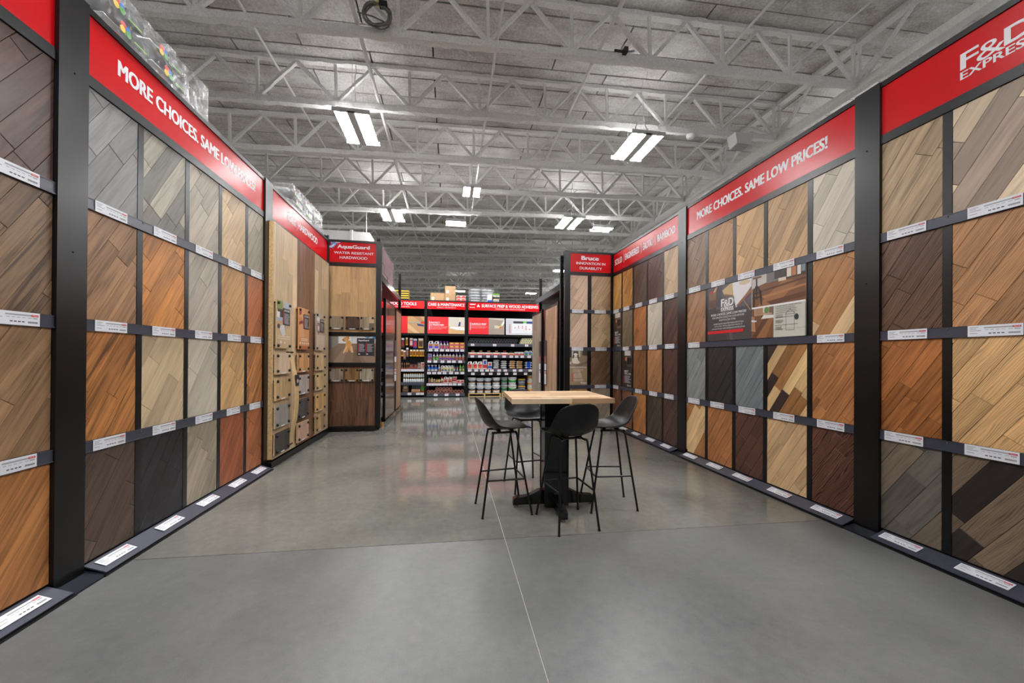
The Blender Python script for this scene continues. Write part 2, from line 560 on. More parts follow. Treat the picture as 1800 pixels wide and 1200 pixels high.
ORD = ['first', 'second', 'third', 'fourth', 'fifth', 'sixth', 'seventh', 'eighth', 'ninth', 'tenth', 'eleventh', 'twelfth', 'thirteenth', 'fourteenth', 'fifteenth', 'sixteenth', 'seventeenth']
def trusses():
    rng = random.Random(11)
    XL, XR = -9.4, 7.75
    P = 1.43
    nodes = [0.6 + P * k for k in range(-7, 6)]        # bottom panel points
    rot = -math.atan(SLOPE)
    # shared member meshes in truss space (x along the truss, z up from the bottom chord)
    def member(p, q, w, h, amp):
        m = MB(); wobble_bar(m, p, q, w, h, rng, 0.13, amp); return m.mesh('web_member', SPRAYED)
    dR = [member((0, 0, 0.05), (P / 2, 0, TDEPTH - .03), .062, .056, .007) for _ in range(2)]
    dL = [member((0, 0, 0.05), (-P / 2, 0, TDEPTH - .03), .062, .056, .007) for _ in range(2)]
    ve = [member((0, 0, 0.05), (0, 0, TDEPTH - .03), .048, .048, .006) for _ in range(2)]
    def chord(z, w, h, amp):
        m = MB(); wobble_bar(m, (XL, 0, z), (XR, 0, z), w, h, rng, 0.12, amp); return m.mesh('chord', SPRAYED)
    bot = chord(0.0, .11, .12, .012); top = chord(TDEPTH, .11, .07, .008)
    webfar = MB()
    for x in nodes:
        wobble_bar(webfar, (x, 0, .05), (x + P / 2, 0, TDEPTH - .03), .055, .05, rng, .4, .004)
        wobble_bar(webfar, (x, 0, .05), (x - P / 2, 0, TDEPTH - .03), .055, .05, rng, .4, .004)
        wobble_bar(webfar, (x, 0, .05), (x, 0, TDEPTH - .03), .042, .042, rng, .4, .004)
    webfar = webfar.mesh('web', SPRAYED)
    for k in range(17):
        y = 6.18 + 1.83 * k
        t = thing('roof_truss', 'white sprayed steel roof truss, %s truss counted from the camera' % ORD[k], 'roof truss', (0, y, roof(0)), 0, 'white roof trusses')
        t.rotation_euler = (0, rot, 0)
        for nm, me in (('bottom_chord', bot), ('top_chord', top)):
            o = bpy.data.objects.new(nm, me); COL.objects.link(o); o.parent = t
        if k < 6:
            for x in nodes:
                for me in (rng.choice(dR), rng.choice(dL), rng.choice(ve)):
                    o = bpy.data.objects.new('web_member', me); COL.objects.link(o); o.parent = t; o.location = (x, 0, 0)
        else:
            o = bpy.data.objects.new('web', webfar); COL.objects.link(o); o.parent = t
    # girder along the right ends of the trusses
    g = thing('roof_girder', 'white steel girder carrying the right ends of the roof trusses', 'girder', (XR + .12, 0, roof(XR)))
    zb = roof(XR)
    for nm, z, w in (('bottom_chord', zb - .02, .16), ('top_chord', zb + TDEPTH + .04, .16)):
        m = MB(); wobb = []
        m.box(XR + .04, XR + .04 + w, 3.0, 37.5, z - .07, z + .07); m.build(nm, SPRAYED, g, (XR + .12, 3, z))
    for k in range(18):
        y = 4.35 + 1.83 * k
        m = MB(); m.tube([(XR + .12, y, zb), (XR + .12, y + .91, zb + TDEPTH)], .04, 6); m.tube([(XR + .12, y + 1.83, zb), (XR + .12, y + .91, zb + TDEPTH)], .04, 6)
        m.tube([(XR + .12, y, zb), (XR + .12, y, zb + TDEPTH)], .035, 6)
        m.build('web_member', SPRAYED, g, (XR + .12, y, zb))
trusses()

def ceiling_services():
    # sprinkler pipes and conduits running down the hall
    spec = [(-1.45, .10, .033, 'white sprinkler pipe running past the left pendant lights', 36.5), (2.52, .14, .036, 'thick white sprinkler pipe crossing the trusses right of centre', 36.5),
            (0.75, .13, .022, 'thin white conduit above the middle of the hall', 36.5), (5.2, .60, .026, 'white pipe high between trusses above the right wall', 36.5), (6.5, .3, .018, 'thin white conduit near the girder on the right', 36.5), (-3.3, .55, .024, 'white pipe high between trusses above the left wall', 36.5)]
    for x, dz, r, lab, ye in spec:
        m = MB(); z = roof(x) + dz + .02
        m.tube([(x, 3.5, z), (x, ye, z)], r, 8)
        tag(m.build('overhead_pipe', PAINTED, None, (x, 3.5, z)), lab, 'pipe')
    # coil of grey cable tied on the first truss
    t = thing('cable_coil', 'coil of grey cable with black plug tied to nearest truss', 'cable coil', (-1.14, 6.08, 6.57))
    m = MB(); rng = random.Random(2)
    for k in range(7):
        cr = .165 + rng.uniform(-.02, .02); ox, oz = rng.uniform(-.015, .015), rng.uniform(-.012, .012)
        m.tube([(-1.14 + ox + cr * 1.15 * math.cos(a * math.pi / 12), 6.05 - .006 * k + .02 * math.sin(a * .7 + k), 6.72 + oz + cr * math.sin(a * math.pi / 12)) for a in range(25)], .0105, 6, caps=False)
    m.tube([(-1.0, 6.06, 6.64), (-1.2, 6.05, 6.70), (-1.42, 6.06, 6.74)], .010, 6)
    m.build('cable', mat('grey_cable', (108, 108, 106), .45), t, (-1.14, 6.08, 6.57))
    m = MB(); m.box(-1.10, -.98, 6.00, 6.08, 6.85, 6.93); m.build('plug', mat('black_rubber', (20, 20, 22), .5), t, (-1.04, 6.04, 6.85))
    m = MB(); m.box(-1.17, -1.11, 6.01, 6.06, 6.87, 6.91); m.build('cable_tag', mat('yellow_tag', (205, 175, 40), .5), t, (-1.14, 6.03, 6.87))
    # smoke detector and loudspeaker on the second truss
    t = thing('smoke_detector', 'small round white smoke detector under the second truss', 'smoke detector', (5.49, 7.98, 6.60))
    m = MB(); m.lathe([(.05, 0), (.09, .03), (.10, .07), (.10, .10)], 16, c=(5.49, 7.98, 6.60)); m.build('housing', PAINTED, t, (5.49, 7.98, 6.60))
    m = MB(); m.box(5.47, 5.51, 7.96, 8.0, 6.69, 6.8); m.build('bracket', PAINTED, t, (5.49, 7.98, 6.69))
    t = thing('loudspeaker', 'wedge shaped white loudspeaker box hanging by the red slogan sign', 'loudspeaker', (6.68, 7.85, 6.44))
    m = MB(); m.hexa([(6.50, 7.74, 6.47), (6.86, 7.74, 6.47), (6.86, 7.98, 6.44), (6.50, 7.98, 6.44), (6.44, 7.72, 6.71), (6.92, 7.72, 6.71), (6.92, 8.0, 6.71), (6.44, 8.0, 6.71)])
    m.build('cabinet', mat('speaker_white', (205, 206, 206), .5), t, (6.68, 7.85, 6.44))
    m = MB(); m.hexa([(6.53, 7.75, 6.455), (6.83, 7.75, 6.455), (6.83, 7.97, 6.425), (6.53, 7.97, 6.425), (6.53, 7.75, 6.468), (6.83, 7.75, 6.468), (6.83, 7.97, 6.438), (6.53, 7.97, 6.438)])
    m.build('grille', mat('speaker_grille', (165, 166, 166), .7), t, (6.68, 7.85, 6.425))
    m = MB(); m.box(6.66, 6.70, 7.9, 7.94, 6.71, 6.80); m.build('bracket', PAINTED, t, (6.68, 7.92, 6.71))
    t = thing('beam_clamp', 'small black beam clamp gripping the nearest truss chord', 'clamp', (2.92, 6.06, 6.68))
    m = MB(); m.box(2.74, 2.92, 6.06, 6.09, 6.735, 6.76); m.box(2.90, 2.97, 6.02, 6.12, 6.72, 6.80); m.build('jaw', mat('black_iron', (34, 34, 36), .5), t, (2.92, 6.06, 6.68))
    m = MB(); m.tube([(2.97, 6.07, 6.75), (3.10, 6.07, 6.78)], .014, 6); m.build('bolt', STEEL, t, (2.97, 6.07, 6.75))
    # white unit hung behind the corner bay
    t = thing('overhead_duct', 'white boxy duct hanging behind the corner display on the left', 'duct', (-3.6, 13.4, 5.28))
    m = MB(); m.box(-4.6, -3.21, 13.0, 13.8, 5.26, 5.58); m.build('duct_section', mat('duct_white', (222, 222, 222), .5), t, (-3.9, 13.4, 5.26))
    m = MB(); m.box(-3.16, -2.63, 13.0, 13.8, 5.26, 5.57); m.build('duct_section', MATS['duct_white'], t, (-2.9, 13.4, 5.26))
    m = MB(); m.box(-3.22, -3.15, 12.97, 13.83, 5.23, 5.62); m.build('duct_flange', PAINTED, t, (-3.18, 13.4, 5.23))
    for x in (-4.3, -2.8):
        m = MB(); m.tube([(x, 13.4, 5.57), (x, 13.4, roof(x))], .008, 6); m.build('hanger_rod', PAINTED, t, (x, 13.4, 5.57))
ceiling_services()

# ------------------------------------------------------------------ pendant lights
GLOW = mat('lamp_glow', (255, 255, 255), 0.5, emit=LAMP_POWER)
FILLGLOW = mat('added_fill_glow', (255, 255, 255), 0.5, emit=LAMP_POWER * .2)  # added upward fill for the ceiling, not a lamp of the fitting
HOUSE = mat('lamp_housing', (205, 206, 206), 0.45)
CORD = mat('white_cord', (225, 225, 226), 0.5)
def light(x, y, z, lx, ly, along_y, lab, hang=True, loop=None, group='pendant strip lights'):
    """Housing lx by ly; two banks of two lamp strips."""
    o = (x, y, z)
    t = thing('pendant_light', lab, 'pendant light', o, 0, group)
    m = MB()
    hx, hy = lx / 2, ly / 2
    m.hexa([(x - hx * .9, y - hy * .95, z + .015), (x + hx * .9, y - hy * .95, z + .015), (x + hx * .9, y + hy * .95, z + .015), (x - hx * .9, y + hy * .95, z + .015),
            (x - hx * .7, y - hy * .98, z + .085), (x + hx * .7, y - hy * .98, z + .085), (x + hx * .7, y + hy * .98, z + .085), (x - hx * .7, y + hy * .98, z + .085)])
    m.box(x - hx, x + hx, y - hy, y - hy + .012, z - .012, z + .075); m.box(x - hx, x + hx, y + hy - .012, y + hy, z - .012, z + .075)
    g = .1 * (lx if along_y else ly)
    if along_y: m.box(x - g, x + g, y - hy, y + hy, z - .03, z + .02)
    else: m.box(x - hx, x + hx, y - g, y + g, z - .03, z + .02)
    m.build('housing', HOUSE, t, o)
    w = lx if along_y else ly
    for c in (-.385, -.185, .185, .385):
        s = MB(); d = .075 * w
        prof = [(-d, .014), (-d * .7, -.008), (0, -.016), (d * .7, -.008), (d, .014)]
        L2 = (hy if along_y else hx) - .02
        vs = []
        for e in (-L2, L2):
            for q, zz in prof:
                vs.append((x + c * w + q, y + e, z + zz) if along_y else (x + e, y + c * w + q, z + zz))
        n = len(prof); fs = []
        for k in range(n - 1): fs.append((k, k + 1, n + k + 1, n + k) if not along_y else (k, n + k, n + k + 1, k + 1))
        fs.append((n - 1, 0, n, 2 * n - 1))
        s.add(vs, fs); s.build('lamp_strip', GLOW, t, o)
    # glowing strips added on top of the housing to brighten the ceiling
    m = MB()
    if along_y:
        for c in (-.25, .25): m.box(x + c * lx - .04, x + c * lx + .04, y - hy * .8, y + hy * .8, z + .084, z + .090)
    else:
        for c in (-.25, .25): m.box(x - hx * .6, x + hx * .6, y + c * ly - .03, y + c * ly + .03, z + .084, z + .090)
    m.build('added_fill_strip', FILLGLOW, t, o)
    zr = roof(x) + .02
    for e in (-.42, .42):
        m = MB(); px, py = (x, y + e * ly) if along_y else (x + e * lx, y)
        m.tube([(px, py, z + .08), (px, py, zr + TDEPTH + .06)], .004, 5); m.build('hanger_wire', CORD, t, (px, py, z + .08))
    if hang:
        m = MB(); rng = random.Random(int(x * 10 + y))
        pts = [(x + rng.uniform(-.03, .03) * (k % 7 > 0), y - .25 + rng.uniform(-.02, .02), z + .08 + k * (zr + .75 - z) / 7) for k in range(8)]
        m.tube(pts, .0075, 6); m.build('power_cord', CORD, t, (x, y - .25, z + .08))
    if loop:
        m = MB(); m.tube([(x - .05 + .13 * math.cos(a * math.pi / 9), y - .3 + .03 * math.sin(a), z + .24 + .15 * math.sin(a * math.pi / 9)) for a in range(19)], .013, 6, caps=False)
        m.build('cord_loop', mat('grey_cord', (150, 152, 155), .5), t, (x, y - .3, z + .1))
    return t
light(-1.91, 8.24, 6.2, .70, 1.12, True, 'bright twin bank pendant light nearest on the left')
light(4.10, 7.88, 6.2, .76, 1.06, True, 'bright twin bank pendant light nearest on the right', loop=True)
light(-1.93, 13.05, 6.2, .74, 1.1, True, 'twin bank pendant light farther back on the left')
light(4.10, 12.7, 6.2, .74, 1.12, True, 'twin bank pendant light farther back on the right', loop=True)
light(.59, 10.8, 6.2, .50, .64, True, 'small square pendant light at the centre of the ceiling')
light(.19, 13.45, 6.2, .70, .50, False, 'crosswise strip light behind the small square centre light', hang=False)
light(5.45, 13.1, 6.2, .74, .50, False, 'crosswise strip light just right of the farther right pendant', hang=False)
light(5.9, 19.7, 6.2, .76, .50, False, 'crosswise strip light beside the corner bay sign on the right', hang=False)
light(.70, 27.1, 6.2, .72, .50, False, 'far strip light above the cardboard boxes', hang=False)
light(5.84, 27.0, 6.2, .74, .50, False, 'far strip light above the adhesive sign', hang=False)
# same fittings, out of sight; the last few added to brighten the far ceiling
for i, (x, y) in enumerate([(-1.9, 3.4), (4.1, 3.1), (-1.9, -1.4), (4.1, -1.6), (-1.9, -6.2), (4.1, -6.4), (-8.2, 8.2), (-8.2, 3.4), (-8.2, 13.0), (-8.2, -1.4), (10.2, 7.9), (10.2, 3.1), (10.2, 12.7), (10.2, -1.6), (-8.2, 19.7), (-8.2, 27.0), (11.5, 19.7), (11.5, 27.0), (-6, 21), (-7, 28), (-8, 33), (9.0, 24), (10, 32)]):
    light(x, y, 6.2, .74, 1.1, True, 'unseen twin bank pendant light over the rest of the hall', hang=False, group='pendant lights out of view')

# ------------------------------------------------------------------ wall displays
ZRT, ZRB, ZPT = 3.787, 3.379, 3.305
RAILS = [(2.476, 2.552), (1.655, 1.731), (0.830, 0.906)]
ZPB = 0.085
ROWS = [(2.552, 3.305), (1.731, 2.476), (0.906, 1.655), (0.085, 0.830)]
ROWN = ['top row', 'second row', 'third row', 'bottom row']
XLW, XRW = -2.417, 3.585
F_L0 = Frame((XLW, 0.302, 0), (0, 1, 0), (1, 0, 0))
F_L1 = Frame((XLW, 2.955, 0), (0, 1, 0), (1, 0, 0))
F_L2 = Frame((XLW, 5.615, 0), (0, 1, 0), (1, 0, 0))
F_L3 = Frame((-2.385, 8.034, 0), (1, 0, 0), (0, -1, 0))
F_R0 = Frame((XRW, 2.635, 0), (0, -1, 0), (-1, 0, 0))
F_R1 = Frame((XRW, 5.280, 0), (0, -1, 0), (-1, 0, 0))
F_R2 = Frame((XRW, 7.934, 0), (0, -1, 0), (-1, 0, 0))
F_R3 = Frame((2.580, 7.934, 0), (1, 0, 0), (0, -1, 0))

def rotz_of(F):
    return math.atan2(F.u.y, F.u.x)

def make_tag():
    """Shelf price card: white card with printed header bar, red price box, lines, icons and bar code."""
    F = Frame((0, 0, 0), (1, 0, 0), (0, -1, 0))
    m = MB(); w, h = .26, .076
    m.fbox(F, -w / 2, w / 2, -h / 2, h / 2, 0, .0025, 0)
    c = .0029
    for k, ww in enumerate((.045, .034, .058, .04)):
        m.frect(F, -.120, -.120 + ww, .022 - .011 * k - (.008 if k == 3 else 0), .0265 - .011 * k - (.008 if k == 3 else 0), c, 1)
    m.frect(F, -.048, .084, .016, .025, c, 1)
    m.frect(F, .084, .122, .0145, .0265, c, 3)
    text_on(m, F, 'PRICE', .089, .117, .0175, .0235, c + .0004, 0, .01)
    for k in range(4):
        m.frect(F, -.026 + .020 * k, -.012 + .020 * k, -.021, -.0145, c, 2)
        m.frect(F, -.043 + .026 * k, -.026 + .026 * k, .004, .0075, c, 1)
    m.frect(F, .066, .086, .004, .008, c, 1); m.frect(F, .092, .118, .002, .009, c, 1)
    x = .066
    for k in range(14):
        m.frect(F, x, x + .0022, -.024, -.013, c, 2); x += .0038
    return m.mesh('price_tag', [CARD, GREYINK, DARKINK, REDINK])
TAG = make_tag()
_scr = MB(); _scr.lathe([(.006, 0), (.006, .003), (.003, .005)], 8)
SCREWM = _scr.mesh('screw', SCREW); SCREWD = _scr.mesh('screw', BLACKM)

def add_tags(F, rail, b0, b1, centers, rng, tilt=None, c=.016):
    for a in centers:
        if tilt is None:
            o = put('price_tag', TAG, F.P(a + rng.uniform(-.012, .012), (b0 + b1) / 2 + rng.uniform(0, .003), c), rail, rotz_of(F))
        else:
            o = put('price_tag', TAG, F.P(a + rng.uniform(-.012, .012), .056, .064), rail)
            o.rotation_euler = (-R(69.0), 0, rotz_of(F) + rng.uniform(-.02, .02))

def rack(label, F, L, divs, post=None, post_r=None, skip=(), dw=.055, a_start=0.0, rail_from=0.0, seed=1, base=True, tags=None, rails=True, back_to=None):
    rng = random.Random(seed)
    o = F.P(L / 2, 0, -.3)
    t = thing('display_rack', label, 'display rack', o)
    m = MB(); m.fbox(F, 0, L, .03, 3.79, -.06, -.03); m.build('back_board', BLACKM, t, F.P(L / 2, .03, -.05))
    m = MB(); m.fbox(F, 0, L, ZPT, ZRB, -.03, .012); m.build('header_channel', BLACK, t, F.P(L / 2, ZPT, 0))
    m = MB(); m.fbox(F, 0, L, ZRT, ZRT + .043, -.06, .012); m.build('top_cap', BLACK, t, F.P(L / 2, ZRT, 0))
    for p in ([post] if post else []) + ([post_r] if post_r else []):
        m = MB(); m.fbox(F, p[0], p[1], .045, ZRT + .043, -.06, .025)
        w = p[1] - p[0]
        po = m.build('post', BLACK, t, F.P((p[0] + p[1]) / 2, .045, 0))
        for zz in (3.30, 2.15):
            put('screw', SCREWD, F.P((p[0] + p[1]) / 2, zz, .025), po).rotation_euler = (R(90), 0, rotz_of(F))
    for d in divs:
        m = MB(); m.fbox(F, d - dw / 2, d + dw / 2, .085, ZPT, -.03, .003); m.build('divider', BLACK, t, F.P(d, .085, 0))
    cols = []
    ed = [0.0] + list(divs) + [L]
    for i in range(len(ed) - 1):
        a0 = ed[i] + (dw / 2 if i else 0); a1 = ed[i + 1] - (dw / 2 if i + 1 < len(ed) - 1 else 0)
        cols.append((a0, a1))
    if rails:
        for ri, (b0, b1) in enumerate(RAILS):
            m = MB(); m.fbox(F, rail_from, L, b0, b1, .004, .013)
            m.fbox(F, rail_from, L, b0, b0 + .006, .013, .018); m.fbox(F, rail_from, L, b1 - .005, b1, .013, .016)
            rl = m.build('label_rail', NAVY, t, F.P(L / 2, b0, .004))
            cs = [(c0 + c1) / 2 - .02 for k, (c0, c1) in enumerate(cols) if (ri, k) not in skip and c1 > rail_from + .2]
            add_tags(F, rl, b0, b1, cs, rng)
            for d in divs:
                if d > rail_from:
                    put('screw', SCREWM, F.P(d + .01, b1 - .015, .013), rl).rotation_euler = (R(90), 0, rotz_of(F))
    if base:
        m = MB(); m.fbox(F, rail_from, L, 0.0, .085, -.06, -.005); m.build('kick_plate', BLACKM, t, F.P(L / 2, 0, -.03))
        m = MB(); P = F.P; a0, a1 = rail_from + .02, L - .01
        m.hexa([P(a0, .016, .135), P(a1, .016, .135), P(a1, .066, 0.0), P(a0, .066, 0.0), P(a0, .024, .138), P(a1, .024, .138), P(a1, .074, .002), P(a0, .074, .002)])
        rl = m.build('floor_label_rail', NAVY, t, F.P(L / 2, .016, .06))
        add_tags(F, rl, 0, 0, [(c0 + c1) / 2 - .02 for k, (c0, c1) in enumerate(cols) if c1 > rail_from + .2], rng, tilt=1)
        m = MB(); m.fbox(F, rail_from, L, 0.0, .014, -.03, .150); m.build('floor_track', BLACK, t, F.P(L / 2, 0, .06))
        if post:
            m = MB(); m.hexa([P(post[0], 0, .142), P(post[1] + .02, 0, .142), P(post[1] + .02, 0, -.02), P(post[0], 0, -.02), P(post[0], .012, .142), P(post[1] + .02, .012, .142), P(post[1] + .02, .045, 0), P(post[0], .045, 0)])
            m.build('joint_plate', mat('dark_steel_plate', (52, 58, 68), .3, metal=.8), t, P(post[0], 0, .06))
    return t, cols

def corner_post(F, a0, a1, rackname_parent):
    m = MB(); m.fbox(F, a0, a1, 0, ZRT + .043, -.07, .004); m.build('corner_post', BLACK, rackname_parent, F.P((a0 + a1) / 2, 0, 0))
# ---- header signs
def sign(label, F, a0, a1, lines, b0=ZRB, b1=ZRT, extra=None, name='header_sign', mats=None, cat='sign'):
    o = F.P((a0 + a1) / 2, b0, -.01)
    m = MB(); m.fbox(F, a0, a1, b0, b1, -.025, 0.0)
    root = tag(m.build(name, SIGNRED, None, o), label, cat)
    for (s, x0, x1, y0, y1, bold) in lines:
        m = MB(); text_on(m, F, s, x0, x1, y0, y1, .0012, 0, bold)
        m.build('lettering', [SIGNWHITE], root, o)
    if extra:
        m = MB(); extra(m); m.build('logo', mats or [SIGNWHITE], root, o)
    return root

def fd_logo(m, F, a0, a1, b0, b1, c, mi=0):
    """F & D over EXPRESS."""
    w = a1 - a0; h = b1 - b0
    y0 = b0 + h * .38
    text_on(m, F, 'F', a0, a0 + w * .27, y0, b1, c, mi, .035)
    text_on(m, F, '&', a0 + w * .24, a0 + w * .63, y0 - h * .06, b1 - h * .10, c + .0004, mi, -.004)
    text_on(m, F, 'D', a0 + w * .61, a1, y0, b1, c, mi, .04)
    text_on(m, F, 'EXPRESS', a0, a1, b0, b0 + h * .30, c, mi, .03)

rack('black display rack bay at the far left edge of the picture', F_L0, 2.455, [1.485, 2.008], rail_from=1.0, seed=3)
rack('black display rack with five columns of planks on the left wall', F_L1, 2.455, [.465, 1.005, 1.52, 2.05], post=(-.198, 0), seed=4)
rack('black display rack at the right edge of the picture', F_R0, 2.40, [.427, .95, 1.465], post=(-.197, 0), seed=5)
rack('black display rack with the printed poster boards on the right wall', F_R1, 2.448, [.456, .976, 1.461, 2.005], post=(-.203, 0), skip={(0, 9), (1, 1), (1, 2), (1, 3)}, seed=6)
rack('black display rack behind the table at the far right corner', F_R2, 2.451, [.436, .926, 1.464, 1.994], seed=7, skip={(1, 0), (2, 1)}, dw=.05)
_rk3, _ = rack('narrow black corner rack facing the camera on the right', F_R3, .955, [.45], post=(-.118, 0), dw=.085, seed=8, skip={(2, 0)})

corner_post(F_R3, .943, 1.07, _rk3)
sign('red slogan header sign over the five column rack, left wall', F_L1, 0, 2.455, [('MORE CHOICES. SAME LOW PRICES!', .25, 2.245, 3.545, 3.662, .04)])
sign('red slogan header sign over the poster boards, right wall', F_R1, 0, 2.448, [('MORE CHOICES. SAME LOW PRICES!', .224, 2.18, 3.535, 3.655, .04)])
sign('plain red header sign cut off at the top left corner', F_L0, .9, 2.455, [])
sign('red header sign with white logo at the top right corner', F_R0, 0, 2.40, [], extra=lambda m: fd_logo(m, F_R0, .495, .85, 3.487, 3.672, .0012))
sign('red header sign listing wood types over the far right rack', F_R2, 0, 2.451, [('SOLID', .076, .43, 3.53, 3.66, .035), ('|', .50, .515, 3.50, 3.68, .0), ('ENGINEERED', .56, 1.16, 3.53, 3.66, .035), ('|', 1.23, 1.245, 3.50, 3.68, .0), ('EXOTIC', 1.30, 1.64, 3.53, 3.66, .035), ('|', 1.72, 1.735, 3.50, 3.68, .0), ('BAMBOO', 1.80, 2.336, 3.53, 3.66, .035)])
sign('red header sign reading innovation in durability on the corner rack', F_R3, 0, .94, [('Bruce', .258, .660, 3.645, 3.735, .05), ('INNOVATION IN', .142, .813, 3.545, 3.602, .02), ('DURABILITY', .22, .734, 3.438, 3.494, .02)])
def l2x(m):
    fd_logo(m, F_L2, .53, .85, 3.535, 3.69, .0012)
    m.frect(F_L2, .895, .903, 3.50, 3.71, .0012)
sign('red header sign reading hardwood over the three tall wood boards', F_L2, 0, 2.40, [('HARDWOOD', .945, 1.845, 3.545, 3.66, .035)], extra=l2x)
SPL_B = mat('splash_blue', (90, 150, 215), .3); SPL_W = mat('splash_pale', (205, 225, 242), .3)
def l3x(m):
    F = F_L3; c = .0012
    m.fpoly(F, [(.005, 3.66), (.05, 3.655), (.10, 3.69), (.15, 3.76), (.17, 3.782), (.10, 3.782), (.06, 3.74), (.005, 3.70)], c, 1)
    m.fpoly(F, [(.005, 3.675), (.045, 3.668), (.09, 3.705), (.12, 3.75), (.07, 3.73), (.03, 3.70), (.005, 3.69)], c + .0004, 2)
    m.fpoly(F, [(.03, 3.74), (.07, 3.755), (.09, 3.782), (.03, 3.782)], c + .0004, 1)
    m.fpoly(F, [(.11, 3.765), (.19, 3.765), (.22, 3.782), (.13, 3.782)], c + .0004, 2)
    for x, z, r in ((.03, 3.62, .006), (.075, 3.645, .005), (.16, 3.735, .005)):
        m.fpoly(F, [(x + r * math.cos(k * math.pi / 4), z + r * math.sin(k * math.pi / 4)) for k in range(8)], c + .0004, 2)
sign('red header sign with blue water splash on the left corner rack', F_L3, .01, .905, [('AquaGuard', .155, .775, 3.642, 3.735, .045), ('WATER RESISTANT', .092, .853, 3.550, 3.600, .02), ('HARDWOOD', .20, .732, 3.452, 3.508, .02)], extra=l3x, mats=[SIGNWHITE, SPL_B, SPL_W])

# ---- sample panels of diagonal planks
ANG = R(57)
def panel(F, a0, a1, b0, b1, label, mats, pw=.127, plen=.75, seed=0, ang=ANG, weights=None):
    rng = random.Random(seed)
    o = F.P((a0 + a1) / 2, b0, -.012)
    m = MB(); m.fbox(F, a0, a1, b0, b1, -.026, -.012)
    root = tag(m.build('wood_sample_panel', BLACKM, None, o), label, 'sample panel', 'plank sample panels on the wall racks')
    for poly in plank_layout(a0, a1, b0, b1, ang, pw, plen, rng):
        mm = rng.choices(mats, weights)[0] if len(mats) > 1 else mats[0]
        me = plank_mesh('plank', F, poly, ang, -.012, 0.0, o, mm, rng.random())
        p = bpy.data.objects.new('plank', me); COL.objects.link(p); p.parent = root
    return root

def W(n, rgb, **k): return wood('wood_' + n, rgb, **k)
